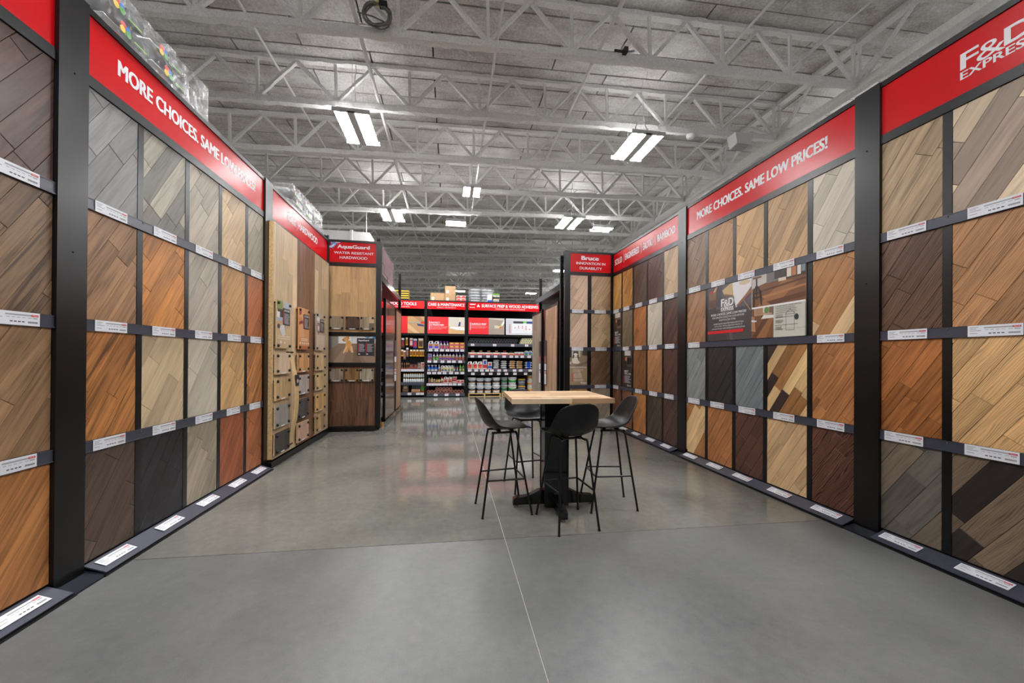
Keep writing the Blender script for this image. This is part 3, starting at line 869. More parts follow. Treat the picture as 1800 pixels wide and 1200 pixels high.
# (colour words, material list, plank width, weights)
WOODS = {
 'mahogany': ('dark hand-scraped mahogany', [W('mahogany', (84, 58, 50), contrast=.3, rough=.3)], .12),
 'zebra': ('dark streaked brown', [W('zebra', (126, 98, 70), contrast=.3, streak=.75, dark=(48, 40, 34))], .11),
 'umber': ('plain mid brown', [W('umber', (152, 116, 80), streak=.25)], .13),
 'amberbam': ('streaky amber bamboo', [W('amberbam', (172, 110, 48), contrast=.3, streak=.3, dark=(110, 62, 24))], .14),
 'slate': ('cool slate grey', [W('slate', (132, 130, 130), contrast=.16)], .155),
 'moss': ('grey and olive mixed', [W('moss1', (112, 107, 99), contrast=.22), W('moss2', (158, 152, 134), contrast=.22)], .15),
 'greige': ('pale greige', [W('greige', (170, 159, 141), contrast=.16, fig=.15)], .15),
 'tanoak': ('light tan oak', [W('tanoak', (200, 168, 126), contrast=.18, fig=.3)], .13),
 'putty': ('putty grey', [W('putty', (158, 147, 127), contrast=.14)], .14),
 'fawn': ('fawn brown streaked', [W('fawn', (156, 114, 74), streak=.4, dark=(92, 60, 36))], .115),
 'gold': ('golden amber', [W('gold', (190, 120, 42), contrast=.28, streak=.2, dark=(110, 62, 20))], .14),
 'fog': ('foggy pale grey', [W('fog', (178, 168, 152), contrast=.16)], .15),
 'honey': ('honey tan', [W('honey', (200, 150, 90), contrast=.22, fig=.25)], .14),
 'cinnamon': ('cinnamon brown', [W('cinnamon', (170, 94, 40), contrast=.22)], .15),
 'tiger': ('amber with black streaks', [W('tiger', (184, 116, 44), contrast=.3, streak=.75, dark=(70, 40, 18))], .12),
 'sand': ('sandy beige oak', [W('sand', (198, 174, 136), contrast=.13)], .14),
 'chalk': ('chalky whitewashed', [W('chalk', (196, 186, 166), contrast=.12)], .15),
 'oat': ('oat coloured oak', [W('oat', (204, 160, 102), contrast=.2, fig=.2)], .14),
 'caramel': ('caramel with dark streaks', [W('caramel', (182, 116, 50), streak=.6, dark=(84, 48, 22))], .12),
 'bark': ('dark bark brown', [W('bark', (90, 72, 60), contrast=.24, streak=.3)], .14),
 'ebony': ('ebony black', [W('ebony', (38, 37, 40), contrast=.2, rough=.34)], .1),
 'flax': ('flax grey-beige', [W('flax', (166, 152, 130), contrast=.16)], .13),
 'rust': ('rusty red brown', [W('rust', (156, 80, 38), contrast=.25), W('rust2', (104, 58, 34), contrast=.25)], .15, (4, 1)),
 'copper': ('copper orange', [W('copper', (170, 96, 48), contrast=.24)], .16),
 'drift': ('driftwood tan', [W('drift', (164, 138, 104), streak=.35, dark=(108, 84, 62))], .13),
 'walnutfig': ('figured dark walnut', [W('walnutfig', (100, 70, 50), contrast=.3, fig=.5)], .125),
 'cherry': ('glossy amber cherry', [W('cherry', (166, 98, 34), contrast=.3, streak=.35, dark=(96, 46, 14), rough=.35)], .1),
 'pewter': ('pewter and brown mixed', [W('pewter1', (112, 98, 82), contrast=.2), W('pewter2', (98, 92, 84), contrast=.2)], .155),
 'blondmix': ('blond and grey mixed', [W('blond1', (212, 190, 158), contrast=.12), W('blond2', (164, 144, 126), contrast=.16)], .13),
 'hickory': ('natural hickory', [W('hickory', (172, 122, 74), contrast=.3, fig=.25)], .13),
 'wheat': ('wheat coloured oak', [W('wheat', (208, 162, 104), contrast=.22, fig=.35)], .135),
 'smokemix': ('smoky brown and black mixed', [W('smoke1', (112, 94, 74), contrast=.24, fig=.3), W('smoke2', (48, 40, 36), contrast=.2), W('smoke3', (170, 140, 104), contrast=.2, fig=.3)], .15, (5, 2, 1)),
 'mocha': ('mocha grey-brown', [W('mocha', (138, 110, 88), contrast=.24, streak=.3)], .12),
 'toffee': ('toffee tan', [W('toffee', (184, 136, 86), contrast=.18)], .14),
 'straw': ('straw tan oak', [W('straw', (206, 164, 110), contrast=.16)], .15),
 'knotty': ('knotty tan', [W('knotty', (190, 154, 110), contrast=.18, streak=.25, dark=(130, 96, 62))], .11),
 'ivory': ('ivory white', [W('ivory', (210, 200, 182), contrast=.1)], .13),
 'chestnut': ('chestnut brown', [W('chestnut', (164, 118, 80), contrast=.22)], .12),
 'mixdark': ('tan, cream and black mixed', [W('mx_tan', (168, 116, 62), contrast=.2), W('mx_cream', (214, 180, 130), contrast=.15), W('mx_black', (50, 44, 42), contrast=.1)], .13, (6, 3, 1)),
 'bluegrey': ('pale blue-grey', [W('bluegrey', (128, 134, 132), contrast=.2, streak=.3, dark=(150, 148, 128))], .12),
 'coal': ('coal black-brown', [W('coal', (46, 42, 42), contrast=.2)], .13),
 'steel': ('steel blue-grey', [W('steel', (118, 126, 130), contrast=.2, streak=.3, dark=(146, 146, 126))], .13),
 'checker': ('brown, cream and espresso mixed', [W('ck_brown', (158, 106, 50), contrast=.2), W('ck_cream', (216, 178, 120), contrast=.15), W('ck_esp', (58, 40, 36), contrast=.12)], .105, (3, 3, 2)),
 'amberoak': ('amber oak', [W('amberoak', (178, 112, 52), contrast=.28, streak=.35, dark=(100, 58, 26))], .11),
 'creamblock': ('cream and amber block', [W('cb_cream', (214, 178, 124), contrast=.14), W('cb_amber', (166, 110, 52), contrast=.2), W('cb_dark', (52, 40, 38), contrast=.1)], .125, (4, 4, 1)),
 'ginger': ('ginger brown', [W('ginger', (170, 106, 48), contrast=.28, fig=.25)], .11),
 'espresso': ('espresso red-brown', [W('espresso', (88, 54, 42), contrast=.26, fig=.2)], .13),
 'cream': ('light creamy tan', [W('cream', (206, 168, 120), contrast=.14)], .1),
 'wenge': ('boldly figured wenge', [W('wenge', (96, 58, 42), contrast=.42, fig=.6)], .13),
 'goldoak': ('golden oak', [W('goldoak', (204, 150, 70), contrast=.2)], .13),
 'goldknot': ('golden streaked acacia', [W('goldknot', (194, 134, 54), contrast=.28, streak=.6, dark=(96, 58, 24))], .13),
 'cocoa': ('dull cocoa brown', [W('cocoa', (88, 68, 58), contrast=.18)], .14),
 'redwalnut': ('red walnut', [W('redwalnut', (88, 52, 42), contrast=.26)], .13),
 'bisque': ('bisque beige', [W('bisque', (200, 170, 134), contrast=.15)], .14),
 'olive': ('olive grey', [W('olive', (130, 112, 88), contrast=.2)], .13),
 'pumpkin': ('pumpkin brown', [W('pumpkin', (168, 102, 46), contrast=.22)], .13),
 'pearl': ('pearly cream', [W('pearl', (208, 198, 178), contrast=.1)], .14),
 'java': ('java brown', [W('java', (82, 52, 42), contrast=.28)], .12),
 'ash': ('ashen dark grey', [W('ash', (80, 70, 60), contrast=.2)], .14),
 'nutmeg': ('nutmeg brown', [W('nutmeg', (136, 86, 40), contrast=.24)], .14),
 'biscuit': ('biscuit tan', [W('biscuit', (172, 118, 68), contrast=.2)], .14),
 'merlot': ('merlot brown', [W('merlot', (82, 52, 44), contrast=.2)], .14),
 'tobacco': ('tobacco brown', [W('tobacco', (118, 74, 48), contrast=.24)], .13),
 'saddle': ('saddle brown', [W('saddle', (134, 84, 48), contrast=.26, fig=.2)], .13),
 'apricot': ('apricot amber', [W('apricot', (182, 116, 54), contrast=.24)], .13),
 'graphite': ('graphite brown', [W('graphite', (74, 60, 48), contrast=.26)], .13),
 'truffle': ('truffle brown', [W('truffle', (78, 54, 46), contrast=.2)], .14),
 'blush': ('pinkish blond', [W('blush', (206, 176, 150), contrast=.12)], .14),
 'camel': ('camel beige', [W('camel', (186, 156, 120), contrast=.18)], .13),
 'rosy': ('rosy beige', [W('rosy', (204, 174, 150), contrast=.1)], .14),
 'barley': ('barley beige', [W('barley', (194, 164, 124), contrast=.15)], .13),
 'rustic': ('rustic smoked brown', [W('rustic', (118, 88, 60), contrast=.32, streak=.3, fig=.2)], .15),
 'mustard': ('mustard tan', [W('mustard', (166, 124, 72), contrast=.2)], .14),
 'dove': ('dove grey', [W('dove', (170, 156, 136), contrast=.16)], .14),
}
COLN = ['first column', 'second column', 'third column', 'fourth column', 'fifth column']
def bay(F, edges, grid, where, seed, dw=.055, coln=COLN):
    ed = edges
    for r, row in enumerate(grid):
        for k, key in enumerate(row):
            if not key: continue
            a0 = ed[k] + (dw / 2 if k else 0.0) + .0005; a1 = ed[k + 1] - (dw / 2 if k + 2 < len(ed) else 0.0) - .0005
            d = WOODS[key]
            panel(F, a0, a1, ROWS[r][0] + .0005, ROWS[r][1] - .0005, '%s plank panel, %s, %s, %s' % (d[0], ROWN[r], coln[k], where), d[1], d[2], .8, seed * 100 + r * 10 + k, weights=(d[3] if len(d) > 3 else None))
bay(F_L0, [2.008 - .001, 2.455], [['mahogany'], ['zebra'], ['umber'], ['amberbam']], 'far left edge', 1, coln=['column by the post'])
bay(F_L0, [1.51, 2.008 - .0275], [['hickory'], ['drift'], ['sand'], ['bark']], 'beyond left edge', 7, coln=['hidden column'])
bay(F_L1, [0, .465, 1.005, 1.52, 2.05, 2.455],
    [['slate', 'moss', 'greige', 'tanoak', 'putty'], ['fawn', 'gold', 'fog', 'honey', 'cinnamon'],
     ['tiger', 'sand', 'chalk', 'oat', 'caramel'], ['bark', 'ebony', 'flax', 'rust', 'copper']], 'left wall', 2)
bay(F_R0, [.978, 1.438], [['oat'], ['toffee'], ['cocoa'], ['straw']], 'beyond right edge', 8, coln=['hidden column'])
bay(F_R0, [0, .427, .95 - .0275], [['drift', 'blondmix'], ['walnutfig', 'hickory'], ['cherry', 'wheat'], ['pewter', 'smokemix']], 'right picture edge', 3)
bay(F_R1, [0, .456, .976, 1.461, 2.005, 2.448],
    [['mocha', 'toffee', 'straw', 'knotty', 'ivory'], ['chestnut', None, None, None, 'mixdark'],
     ['bluegrey', 'coal', 'steel', 'checker', 'amberoak'], ['creamblock', 'ginger', 'espresso', 'cream', 'wenge']], 'right wall slogan rack', 4)
bay(F_R2, [0, .436, .926, 1.464, 1.994, 2.451],
    [['goldoak', 'goldknot', 'cocoa', 'redwalnut', 'bisque'], [None, 'olive', 'pumpkin', 'pearl', 'java'],
     ['ash', None, 'nutmeg', 'biscuit', 'merlot'], ['tobacco', 'saddle', 'apricot', 'graphite', 'truffle']], 'rack behind the table', 5, dw=.05)
bay(F_R3, [0, .45, .94], [['blush', 'camel'], ['rosy', 'barley'], [None, 'rustic'], ['mustard', 'dove']], 'narrow corner rack', 6, dw=.085)

# ---- posters (flat prints on board)
PCOL = {}
def pc(rgb):
    return mat('print_%d_%d_%d' % rgb, rgb, .35)
def poster(F, a0, a1, b0, b1, c, label, base, shapes, texts=(), name='poster', th=.006, extra=None, group=None):
    o = F.P((a0 + a1) / 2, b0, c)
    m = MB(); m.fbox(F, a0, a1, b0, b1, c - th, c)
    root = tag(m.build(name, pc(base), None, o), label, 'poster', group)
    m = MB(); mats = []; idx = {}
    def mi(rgb):
        if rgb not in idx: idx[rgb] = len(mats); mats.append(pc(rgb))
        return idx[rgb]
    w, h = a1 - a0, b1 - b0
    cc = c + .0006
    for rgb, pts in shapes:
        q = [(a0 + min(1, max(0, x)) * w, b0 + min(1, max(0, y)) * h) for x, y in pts]
        m.fpoly(F, q, cc, mi(rgb)); cc += .00025
    for (s, x0, x1, y0, y1, rgb, bold) in texts:
        text_on(m, F, s, a0 + x0 * w, a0 + x1 * w, b0 + y0 * h, b0 + y1 * h, cc + .0003, mi(rgb), bold)
    if extra: extra(m, F, mi, cc + .0006)
    if m.v: m.build('print', mats, root, o)
    return root
def rc(x0, x1, y0, y1): return [(x0, y0), (x1, y0), (x1, y1), (x0, y1)]
def ell(cx, cy, rx, ry, n=14): return [(cx + rx * math.cos(2 * math.pi * k / n), cy + ry * math.sin(2 * math.pi * k / n)) for k in range(n)]
def lines(n, x0, x1, y0, dy, h, rgb, seed=1):
    r = random.Random(seed)
    return [(rgb, rc(x0, x0 + (x1 - x0) * r.uniform(.7, 1), y0 - k * dy, y0 - k * dy + h)) for k in range(n)]

WHITE = (236, 236, 238)
# big slogan poster on the right wall
sh = [((92, 84, 92), rc(0, 1, .55, 1)), ((72, 66, 74), rc(0, .35, .62, 1)), ((74, 68, 68), [(0, 0), (1, 0), (1, .5), (0, .6)]), ((64, 58, 58), [(0, 0), (.5, 0), (.2, .62), (0, .6)]),
      ((96, 88, 86), [(.55, 0), (.62, 0), (.45, .6), (.42, .6)]), ((96, 64, 46), rc(.02, .22, .62, .76)), ((122, 92, 66), rc(.03, .22, .76, .90)), ((180, 40, 36), [(.05, .88), (.12, .88), (.12, .94), (.05, .93)]), ((196, 150, 120), [(.13, .90), (.2, .90), (.25, .99), (.2, .99)]),
      ((196, 168, 126), [(.36, .90), (.55, .99), (.66, .99), (.66, .74), (.42, .80)]), ((140, 106, 76), [(.42, .80), (.64, .74), (.64, .77), (.42, .83)]),
      ((226, 222, 226), [(.60, .99), (1, .99), (1, .86), (.84, .70), (.68, .55), (.63, .72)]), ((208, 186, 158), ell(.86, .95, .12, .04)), ((150, 98, 70), [(.68, .58), (1, .84), (1, .76), (.74, .58)]),
      ((150, 120, 96), [(.83, .66), (.86, .66), (1, .47), (.97, .47)]),
      ((120, 112, 112), rc(.34, .64, .50, .75)), ((225, 25, 35), rc(0, .84, .13, .18))]
poster(F_R1, .492, 1.268, 1.737, 2.474, .0105, 'dark slogan poster with bed photo and red bar, right wall', (74, 68, 70), sh,
       [('MORE CHOICES. SAME LOW PRICES!', .09, .90, .455, .495, WHITE, .02), ('OUR AMAZING SELECTION GOES BEYOND', .12, .86, .405, .437, WHITE, .0), ("WHAT'S IN THE STORE.", .29, .68, .352, .385, WHITE, .0),
        ('EXPRESS DELIVERY FROM OUR WAREHOUSE TO YOUR', .16, .84, .292, .317, WHITE, .01), ('LOCAL STORE, TYPICALLY AVAILABLE FOR PICK UP', .18, .82, .248, .273, WHITE, .01), ('IN 10 DAYS OR LESS. PLEASE SEE AN ASSOCIATE FOR DETAILS.', .12, .88, .205, .229, WHITE, .01)],
       extra=lambda m, F, mi, c: fd_logo(m, F, .755, .98, 2.125, 2.285, c, mi(WHITE)))
sh = [((120, 76, 46), rc(0, 1, .49, 1)), ((150, 100, 60), [(.1, .5), (.5, .5), (.9, .8), (.6, .84)]), ((96, 56, 32), [(.4, .5), (1, .55), (1, .62), (.3, .56)]), ((170, 116, 72), [(.25, .62), (1, .70), (1, .73), (.2, .66)]), ((88, 52, 32), [(.15, .72), (1, .79), (1, .82), (.15, .75)]),
      ((196, 190, 182), [(0, .80), (.30, .86), (.30, 1), (0, 1)]), ((116, 112, 110), [(.30, .84), (.66, .86), (.66, 1), (.30, 1)]), ((70, 62, 60), [(.45, .88), (.66, .88), (.66, 1), (.45, 1)]), ((64, 40, 30), rc(.66, 1, .85, 1)),
      ((222, 210, 196), rc(.68, .76, .87, 1)), ((186, 120, 80), rc(.77, .84, .87, 1)), ((226, 216, 206), rc(.86, .92, .87, 1)), ((120, 140, 150), rc(.93, .99, .9, 1)), ((214, 200, 178), rc(.53, .67, .83, .88)),
      ((40, 36, 36), rc(.085, .115, .84, .96)), ((40, 36, 36), [(.02, .74), (.09, .86), (.11, .86), (.05, .74), (.05, .5), (.03, .5)]), ((40, 36, 36), [(.18, .74), (.11, .86), (.09, .86), (.15, .74), (.19, .52), (.21, .52)]), ((40, 36, 36), rc(.09, .11, .62, .85)), ((40, 36, 36), rc(.02, .19, .715, .735)), ((40, 36, 36), rc(.01, .2, .645, .665)), ((120, 80, 56), rc(.02, .2, .955, .985)),
      ((240, 240, 240), rc(0, 1, .475, .5)), ((240, 240, 240), rc(0, .008, 0, 1)),
      ((122, 78, 48), rc(0, .45, 0, .475)), ((152, 102, 62), [(.1, 0), (.3, 0), (.45, .3), (.4, .35)]), ((98, 60, 36), [(0, 0), (.1, 0), (.4, .35), (.3, .36)]), ((190, 160, 130), rc(.06, .42, .36, .475)), ((168, 128, 96), rc(.08, .24, .37, .475)), ((216, 206, 196), rc(.24, .34, .4, .475)), ((120, 96, 84), rc(.36, .45, .38, .475)),
      ((230, 226, 220), [(.20, .30), (.45, .30), (.45, .345), (.26, .36)]), ((90, 140, 60), ell(.31, .43, .045, .05)), ((176, 130, 96), [(0, .36), (.07, .34), (.09, .1), (0, .12)]), ((214, 222, 232), [(0, .30), (.12, .28), (.10, .26), (0, .27)]),
      ((206, 204, 192), rc(.45, 1, 0, .475)), ((188, 186, 174), rc(.45, 1, .11, .125)), ((70, 72, 72), rc(.48, .86, .285, .292)), ((70, 72, 72), rc(.48, .88, .17, .177))]
K = (64, 68, 70)
sh += [(K, [(.66, .33), (.75, .40), (.84, .33), (.835, .325), (.75, .392), (.665, .325)]), (K, rc(.675, .681, .09, .33)), (K, rc(.82, .826, .09, .33)), (K, rc(.675, .826, .09, .096)), (K, rc(.675, .826, .322, .328)), ((50, 54, 58), ell(.86, .275, .035, .045))]
sh += lines(4, .49, .93, .425, .024, .008, (130, 132, 128), 3) + lines(3, .49, .64, .33, .018, .007, (120, 122, 118), 5) + lines(3, .49, .64, .245, .018, .007, (120, 122, 118), 6) + lines(3, .49, .64, .145, .018, .007, (120, 122, 118), 7)
poster(F_R1, 1.276, 1.972, 1.737, 2.474, .0105, 'poster board with stool photo and install house diagram, right wall', (200, 196, 188), sh, [('UNDERSTAND YOUR INSTALL', .49, .95, .45, .468, (70, 74, 76), .0)])

# portrait product posters on the far right rack
def tallposter(F, a0, a1, b0, b1, label, base, top, c=.001):
    shp = [(top, rc(0, 1, .55, 1)), ((max(0, top[0] - 30), max(0, top[1] - 30), max(0, top[2] - 30)), [(0, .55), (.5, .55), (.2, 1), (0, 1)]), ((210, 205, 200), rc(.25, .85, .86, 1)), ((190, 120, 80), rc(.3, .5, .72, .82)), ((40, 34, 34), rc(.5, .95, .62, .8)),
           ((205, 40, 45), rc(.14, .2, .10, .30))] + lines(7, .26, .92, .30, .03, .012, (200, 200, 202), 9)
    poster(F, a0, a1, b0, b1, c, label, base, shp, [('Bruce', .55, .92, .03, .07, WHITE, .04), ('BEST', .26, .66, .40, .46, WHITE, .03), ('SELLER', .26, .92, .345, .385, WHITE, .03)])
tallposter(F_R2, 0, .411, ROWS[1][0], ROWS[1][1], 'dark tall poster in second row at the right corner', (64, 52, 46), (110, 90, 76))
tallposter(F_R2, .461, .901, ROWS[2][0], ROWS[2][1], 'dark tall poster with plate photo in third row, right', (58, 50, 48), (84, 74, 72))
# dog poster on the narrow corner rack
sh = [((150, 128, 104), rc(0, 1, .5, 1)), ((128, 108, 88), [(.4, .5), (1, .62), (1, .7), (.3, .56)]), ((70, 62, 56), rc(.72, 1, .86, 1)), ((196, 200, 186), rc(.12, .6, .82, 1)), ((80, 76, 66), rc(.2, .5, .85, .98)), ((60, 56, 52), rc(0, .12, .8, 1)), ((166, 140, 110), [(0, .55), (.5, .5), (1, .5), (.6, 0), (0, 0)]), ((186, 160, 128), [(.45, .45), (.55, .45), (.9, 0), (.7, 0)]),
      ((226, 218, 202), [(.14, .66), (.22, .62), (.5, .62), (.6, .66), (.48, .72), (.42, .84), (.2, .84), (.13, .74)]), ((232, 226, 212), ell(.34, .84, .16, .09)), ((96, 78, 62), ell(.22, .83, .05, .06)), ((96, 78, 62), ell(.47, .83, .05, .06)), ((48, 42, 40), ell(.35, .81, .025, .016, 8)), ((48, 42, 40), ell(.30, .855, .012, .01, 8)), ((48, 42, 40), ell(.40, .855, .012, .01, 8)), ((220, 206, 184), ell(.05, .64, .06, .04)),
      ((205, 45, 45), rc(.14, .18, .10, .34))] + lines(5, .23, .82, .32, .028, .010, (214, 208, 198), 4) + lines(3, .23, .86, .16, .024, .009, (214, 208, 198), 8)
poster(F_R3, .001, .406, ROWS[2][0], ROWS[2][1], .001, 'tan poster with small white dog on the narrow corner rack', (164, 140, 112), sh, [('DURABLE PERFORMANCE', .02, .94, .50, .535, WHITE, .02), ('HARDWOOD FLOORS', .22, .76, .425, .45, WHITE, .01), ('ENGINEERED', .22, .62, .375, .398, WHITE, .01), ('Bruce', .62, .94, .04, .085, WHITE, .05)])

# ------------------------------------------------------------------ left wall: tall hardwood boards with hanging samples
rack('black display rack carrying the three tall hardwood boards', F_L2, 2.42, [], post=(-.2, 0), rails=False, base=False, seed=9)
def l2_base():
    m = MB(); m.fbox(F_L2, -.15, 2.40, 0, .085, -.03, .10)
    return m
b = bpy.data.objects
_r = [o for o in b if o.name.startswith('display_rack')][-1]
l2_base().build('kick_plate', BLACK, _r, F_L2.P(1.2, 0, .05))

EDGE = mat('plywood_edge', (196, 160, 112), .6, noise=.25, nscale=60)
def board(F, a0, a1, b0, b1, c0, c1, label, mats, name='wood_board', pw=.13, plen=1.4, seed=0, ang=R(90), cat='wood board', group=None):
    rng = random.Random(seed)
    o = F.P((a0 + a1) / 2, b0, (c0 + c1) / 2)
    m = MB(); m.fbox(F, a0, a1, b0, b1, c0, c1 - .012)
    root = tag(m.build(name, EDGE, None, o), label, cat, group)
    for poly in plank_layout(a0, a1, b0, b1, ang, pw, plen, rng, gap=.0004):
        me = plank_mesh('plank', F, poly, ang, c1 - .012, c1, o, rng.choice(mats), rng.random(), cham=.0008)
        p = bpy.data.objects.new('plank', me); COL.objects.link(p); p.parent = root
    return root
F2 = F_L2; dY = 5.615
board(F2, 5.515 - dY, 6.30 - dY, .105, 3.30, .026, .087, 'pale oak tall board nearest the plank rack, left wall', [W('paleoak', (206, 178, 138), contrast=.16)], seed=21, pw=.19, plen=1.9)
board(F2, 6.302 - dY, 7.065 - dY, .105, 3.30, .026, .087, 'dark walnut tall board in the middle of three, left wall', [W('walnut', (122, 84, 58), contrast=.34, streak=.2)], seed=22, pw=.13, plen=1.5)
board(F2, 7.067 - dY, 7.85 - dY, .105, 3.30, .026, .087, 'greyish oak tall board nearest the corner, left wall', [W('greyoak', (194, 170, 134), contrast=.18)], seed=23, pw=.19, plen=1.9)

KNOB = mat('black_knob', (20, 20, 22), .35)
_kb = MB(); _kb.lathe([(.010, -.05), (.010, 0), (.021, .002), (.021, .016), (.012, .022)], 10); KNOBM = _kb.mesh('standoff', KNOB)
def knobs(F, root, a0, a1, b0, b1, c, ins=.045):
    for a in (a0 + ins, a1 - ins):
        for bb in (b0 + ins, b1 - ins):
            put('standoff', KNOBM, F.P(a, bb, c), root).rotation_euler = (R(90), 0, rotz_of(F))
_ct = MB(); _ct.fbox(Frame((0, 0, 0), (1, 0, 0), (0, -1, 0)), -.055, .055, -.007, .007, 0, .002); CAPT = _ct.mesh('name_strip', CARD)
def tile(F, a0, a1, b0, b1, c0, c1, label, mats, seed, group, pw=.16):
    rng = random.Random(seed)
    o = F.P((a0 + a1) / 2, b0, (c0 + c1) / 2)
    m = MB(); m.fbox(F, a0, a1, b0, b1, c0, c1 - .01)
    root = tag(m.build('sample_tile', EDGE, None, o), label, 'sample tile', group)
    for poly in plank_layout(a0, a1, b0, b1, R(90), pw, 9.0, rng, gap=.0004):
        me = plank_mesh('plank', F, poly, R(90), c1 - .01, c1, o, rng.choice(mats), rng.random(), cham=.0008)
        p = bpy.data.objects.new('plank', me); COL.objects.link(p); p.parent = root
    knobs(F, root, a0, a1, b0, b1, c1, ins=.045 if a1 - a0 > .35 else .025)
    put('name_strip', CAPT, F.P((a0 + a1) / 2, b0 + .012, c1 + .0005), root, rotz_of(F))
    return root
TZ = [(1.245, 1.54), (.895, 1.195), (.52, .828), (.163, .46)]
TCOLS = [(5.485, 5.94), (6.24, 6.69), (7.03, 7.51)]
TSET = [[('rosy beige', (206, 178, 146)), ('warm tan', (196, 162, 110)), ('mid grey', (150, 145, 136)), ('charcoal', (66, 61, 57))],
        [('orange tan', (200, 142, 84)), ('lilac grey', (166, 152, 146)), ('dark slate', (74, 70, 68)), ('pinkish tan', (192, 152, 126))],
        [('blond', (208, 174, 126)), ('pale wheat', (198, 168, 118)), ('golden blond', (206, 162, 98)), ('light fawn', (188, 154, 108))]]
TN = ['pale oak board', 'walnut board', 'greyish corner board']
PN = ['top', 'second', 'third', 'bottom']
for i in range(3):
    for j in range(4):
        nm, rgb = TSET[i][j]
        tile(F2, TCOLS[i][0] - dY, TCOLS[i][1] - dY, TZ[j][0], TZ[j][1], .112, .137, '%s sample tile, %s of four hanging on the %s' % (nm, PN[j], TN[i]),
             [W('tile_' + nm.replace(' ', '_'), rgb, contrast=.2)], 300 + i * 10 + j, 'hanging sample tiles on the hardwood boards')
PZ = (1.60, 2.25)
def hard_poster(k, label, base, shp, head, tcol=WHITE):
    a0, a1 = [(5.50, 5.935), (6.25, 6.68), (7.015, 7.455)][k]
    extra_sh = [((38, 38, 42), rc(.40, .94, .50, .86)), ((170, 40, 45), rc(.40, .46, .52, .80))] + lines(9, .50, .90, .74, .026, .010, (190, 190, 194), k + 11)
    r = poster(F2, a0 - dY, a1 - dY, PZ[0], PZ[1], .137, label, base, shp + extra_sh, [(head, .48, .90, .79, .835, WHITE, .03)], th=.018)
    knobs(F2, r, a0 - dY, a1 - dY, PZ[0], PZ[1], .1375, .035)
hard_poster(0, 'kitchen photo poster hanging on the pale oak board', (202, 172, 132),
            [((120, 140, 70), rc(0, .4, .80, 1)), ((60, 60, 64), rc(.05, .45, .66, .82)), ((228, 226, 222), rc(0, .2, .64, .76)), ((160, 176, 196), [(0, .56), (.5, .60), (.5, .66), (0, .63)]), ((190, 160, 120), rc(0, .6, .45, .56)), ((205, 205, 205), [(.15, .45), (.5, .52), (.6, .3), (.4, .25)]), ((60, 56, 56), ell(.12, .46, .1, .05)), ((180, 184, 190), rc(.45, 1, .86, 1)), ((224, 210, 186), rc(.05, .95, .245, .262)), ((224, 210, 186), rc(.0, .95, .20, .217)), ((224, 210, 186), ell(.28, .13, .08, .03)), ((224, 210, 186), ell(.55, .12, .06, .025))], 'HICKORY')
hard_poster(1, 'orange tan poster hanging on the walnut board', (204, 142, 92),
            [((214, 158, 108), rc(0, .5, .3, 1)), ((150, 36, 46), [(.02, .80), (.22, .84), (.25, .92), (.05, .95)]), ((188, 130, 84), [(0, .70), (.3, .64), (.38, .68), (.1, .8)]), ((120, 40, 50), [(0, .58), (.4, .64), (.35, .70), (.02, .66)]), ((176, 100, 60), rc(0, 1, 0, .09)), ((238, 220, 200), rc(.2, .85, .25, .265)), ((238, 220, 200), rc(.22, .8, .215, .23))] + [((240, 224, 206), ell(.12 + .19 * k, .15, .055, .02)) for k in range(5)], 'OAK')
hard_poster(2, 'bar stool photo poster hanging on the corner board', (190, 166, 140),
            [((176, 172, 166), rc(0, .5, .6, 1)), ((226, 220, 212), ell(.24, .84, .2, .06)), ((70, 64, 60), rc(.1, .45, .70, .73)), ((120, 110, 100), rc(.05, .45, .48, .68)), ((214, 206, 196), rc(.14, .34, .52, .66)), ((80, 72, 66), rc(.2, .26, .38, .56)), ((196, 176, 156), rc(0, 1, 0, .42)), ((180, 158, 136), [(.3, 0), (.4, 0), (.5, .42), (.46, .42)])], 'MAPLE')
# long bowed plank strip hanging between the first two tile columns
def bowed():
    t = thing('bowed_plank', 'long bowed plank strip hanging beside the pale oak board tiles', 'plank strip', F2.P(6.0 - dY, .2, .1))
    m = MB(); vs = []; fs = []; n = 16
    for i in range(n + 1):
        s = i / n; z = .2 + 1.35 * s
        bow = .10 * math.sin(math.pi * s)
        a0 = 5.955 - dY - .01; a1 = a0 + .125
        for a, c in ((a0, .10 + bow + .012), (a1, .10 + bow + .012), (a1, .10 + bow), (a0, .10 + bow)):
            vs.append(F2.P(a, z, c))
    for i in range(n):
        for k in range(4):
            k2 = (k + 1) % 4; fs.append((i * 4 + k, i * 4 + k2, i * 4 + 4 + k2, i * 4 + 4 + k))
    fs += [(3, 2, 1, 0), (n * 4, n * 4 + 1, n * 4 + 2, n * 4 + 3)]
    m.add(vs, fs)
    m.build('strip', mat('bowed_oak', (202, 170, 122), .5, noise=.1, nscale=14), t, F2.P(6.0 - dY, .2, .1))
    for z in (.19, 1.54):
        m = MB(); m.fbox(F2, 5.925 - dY, 6.09 - dY, z, z + .018, .087, .125); m.build('hook', KNOB, t, F2.P(6.0 - dY, z, .1))
    m = MB(); m.fbox(F2, 5.965 - dY, 6.055 - dY, 1.06, 1.22, .192, .218); m.build('info_card', mat('info_card', (44, 44, 48), .4), t, F2.P(6.0 - dY, 1.06, .2))
    m = MB(); m.fpoly(F2, [(6.0 - dY + .03 * math.cos(k * .785), 1.13 + .03 * math.sin(k * .785)) for k in range(8)], .2185); m.build('card_print', mat('card_print', (205, 190, 170), .4), t, F2.P(6.0 - dY, 1.13, .2))
bowed()

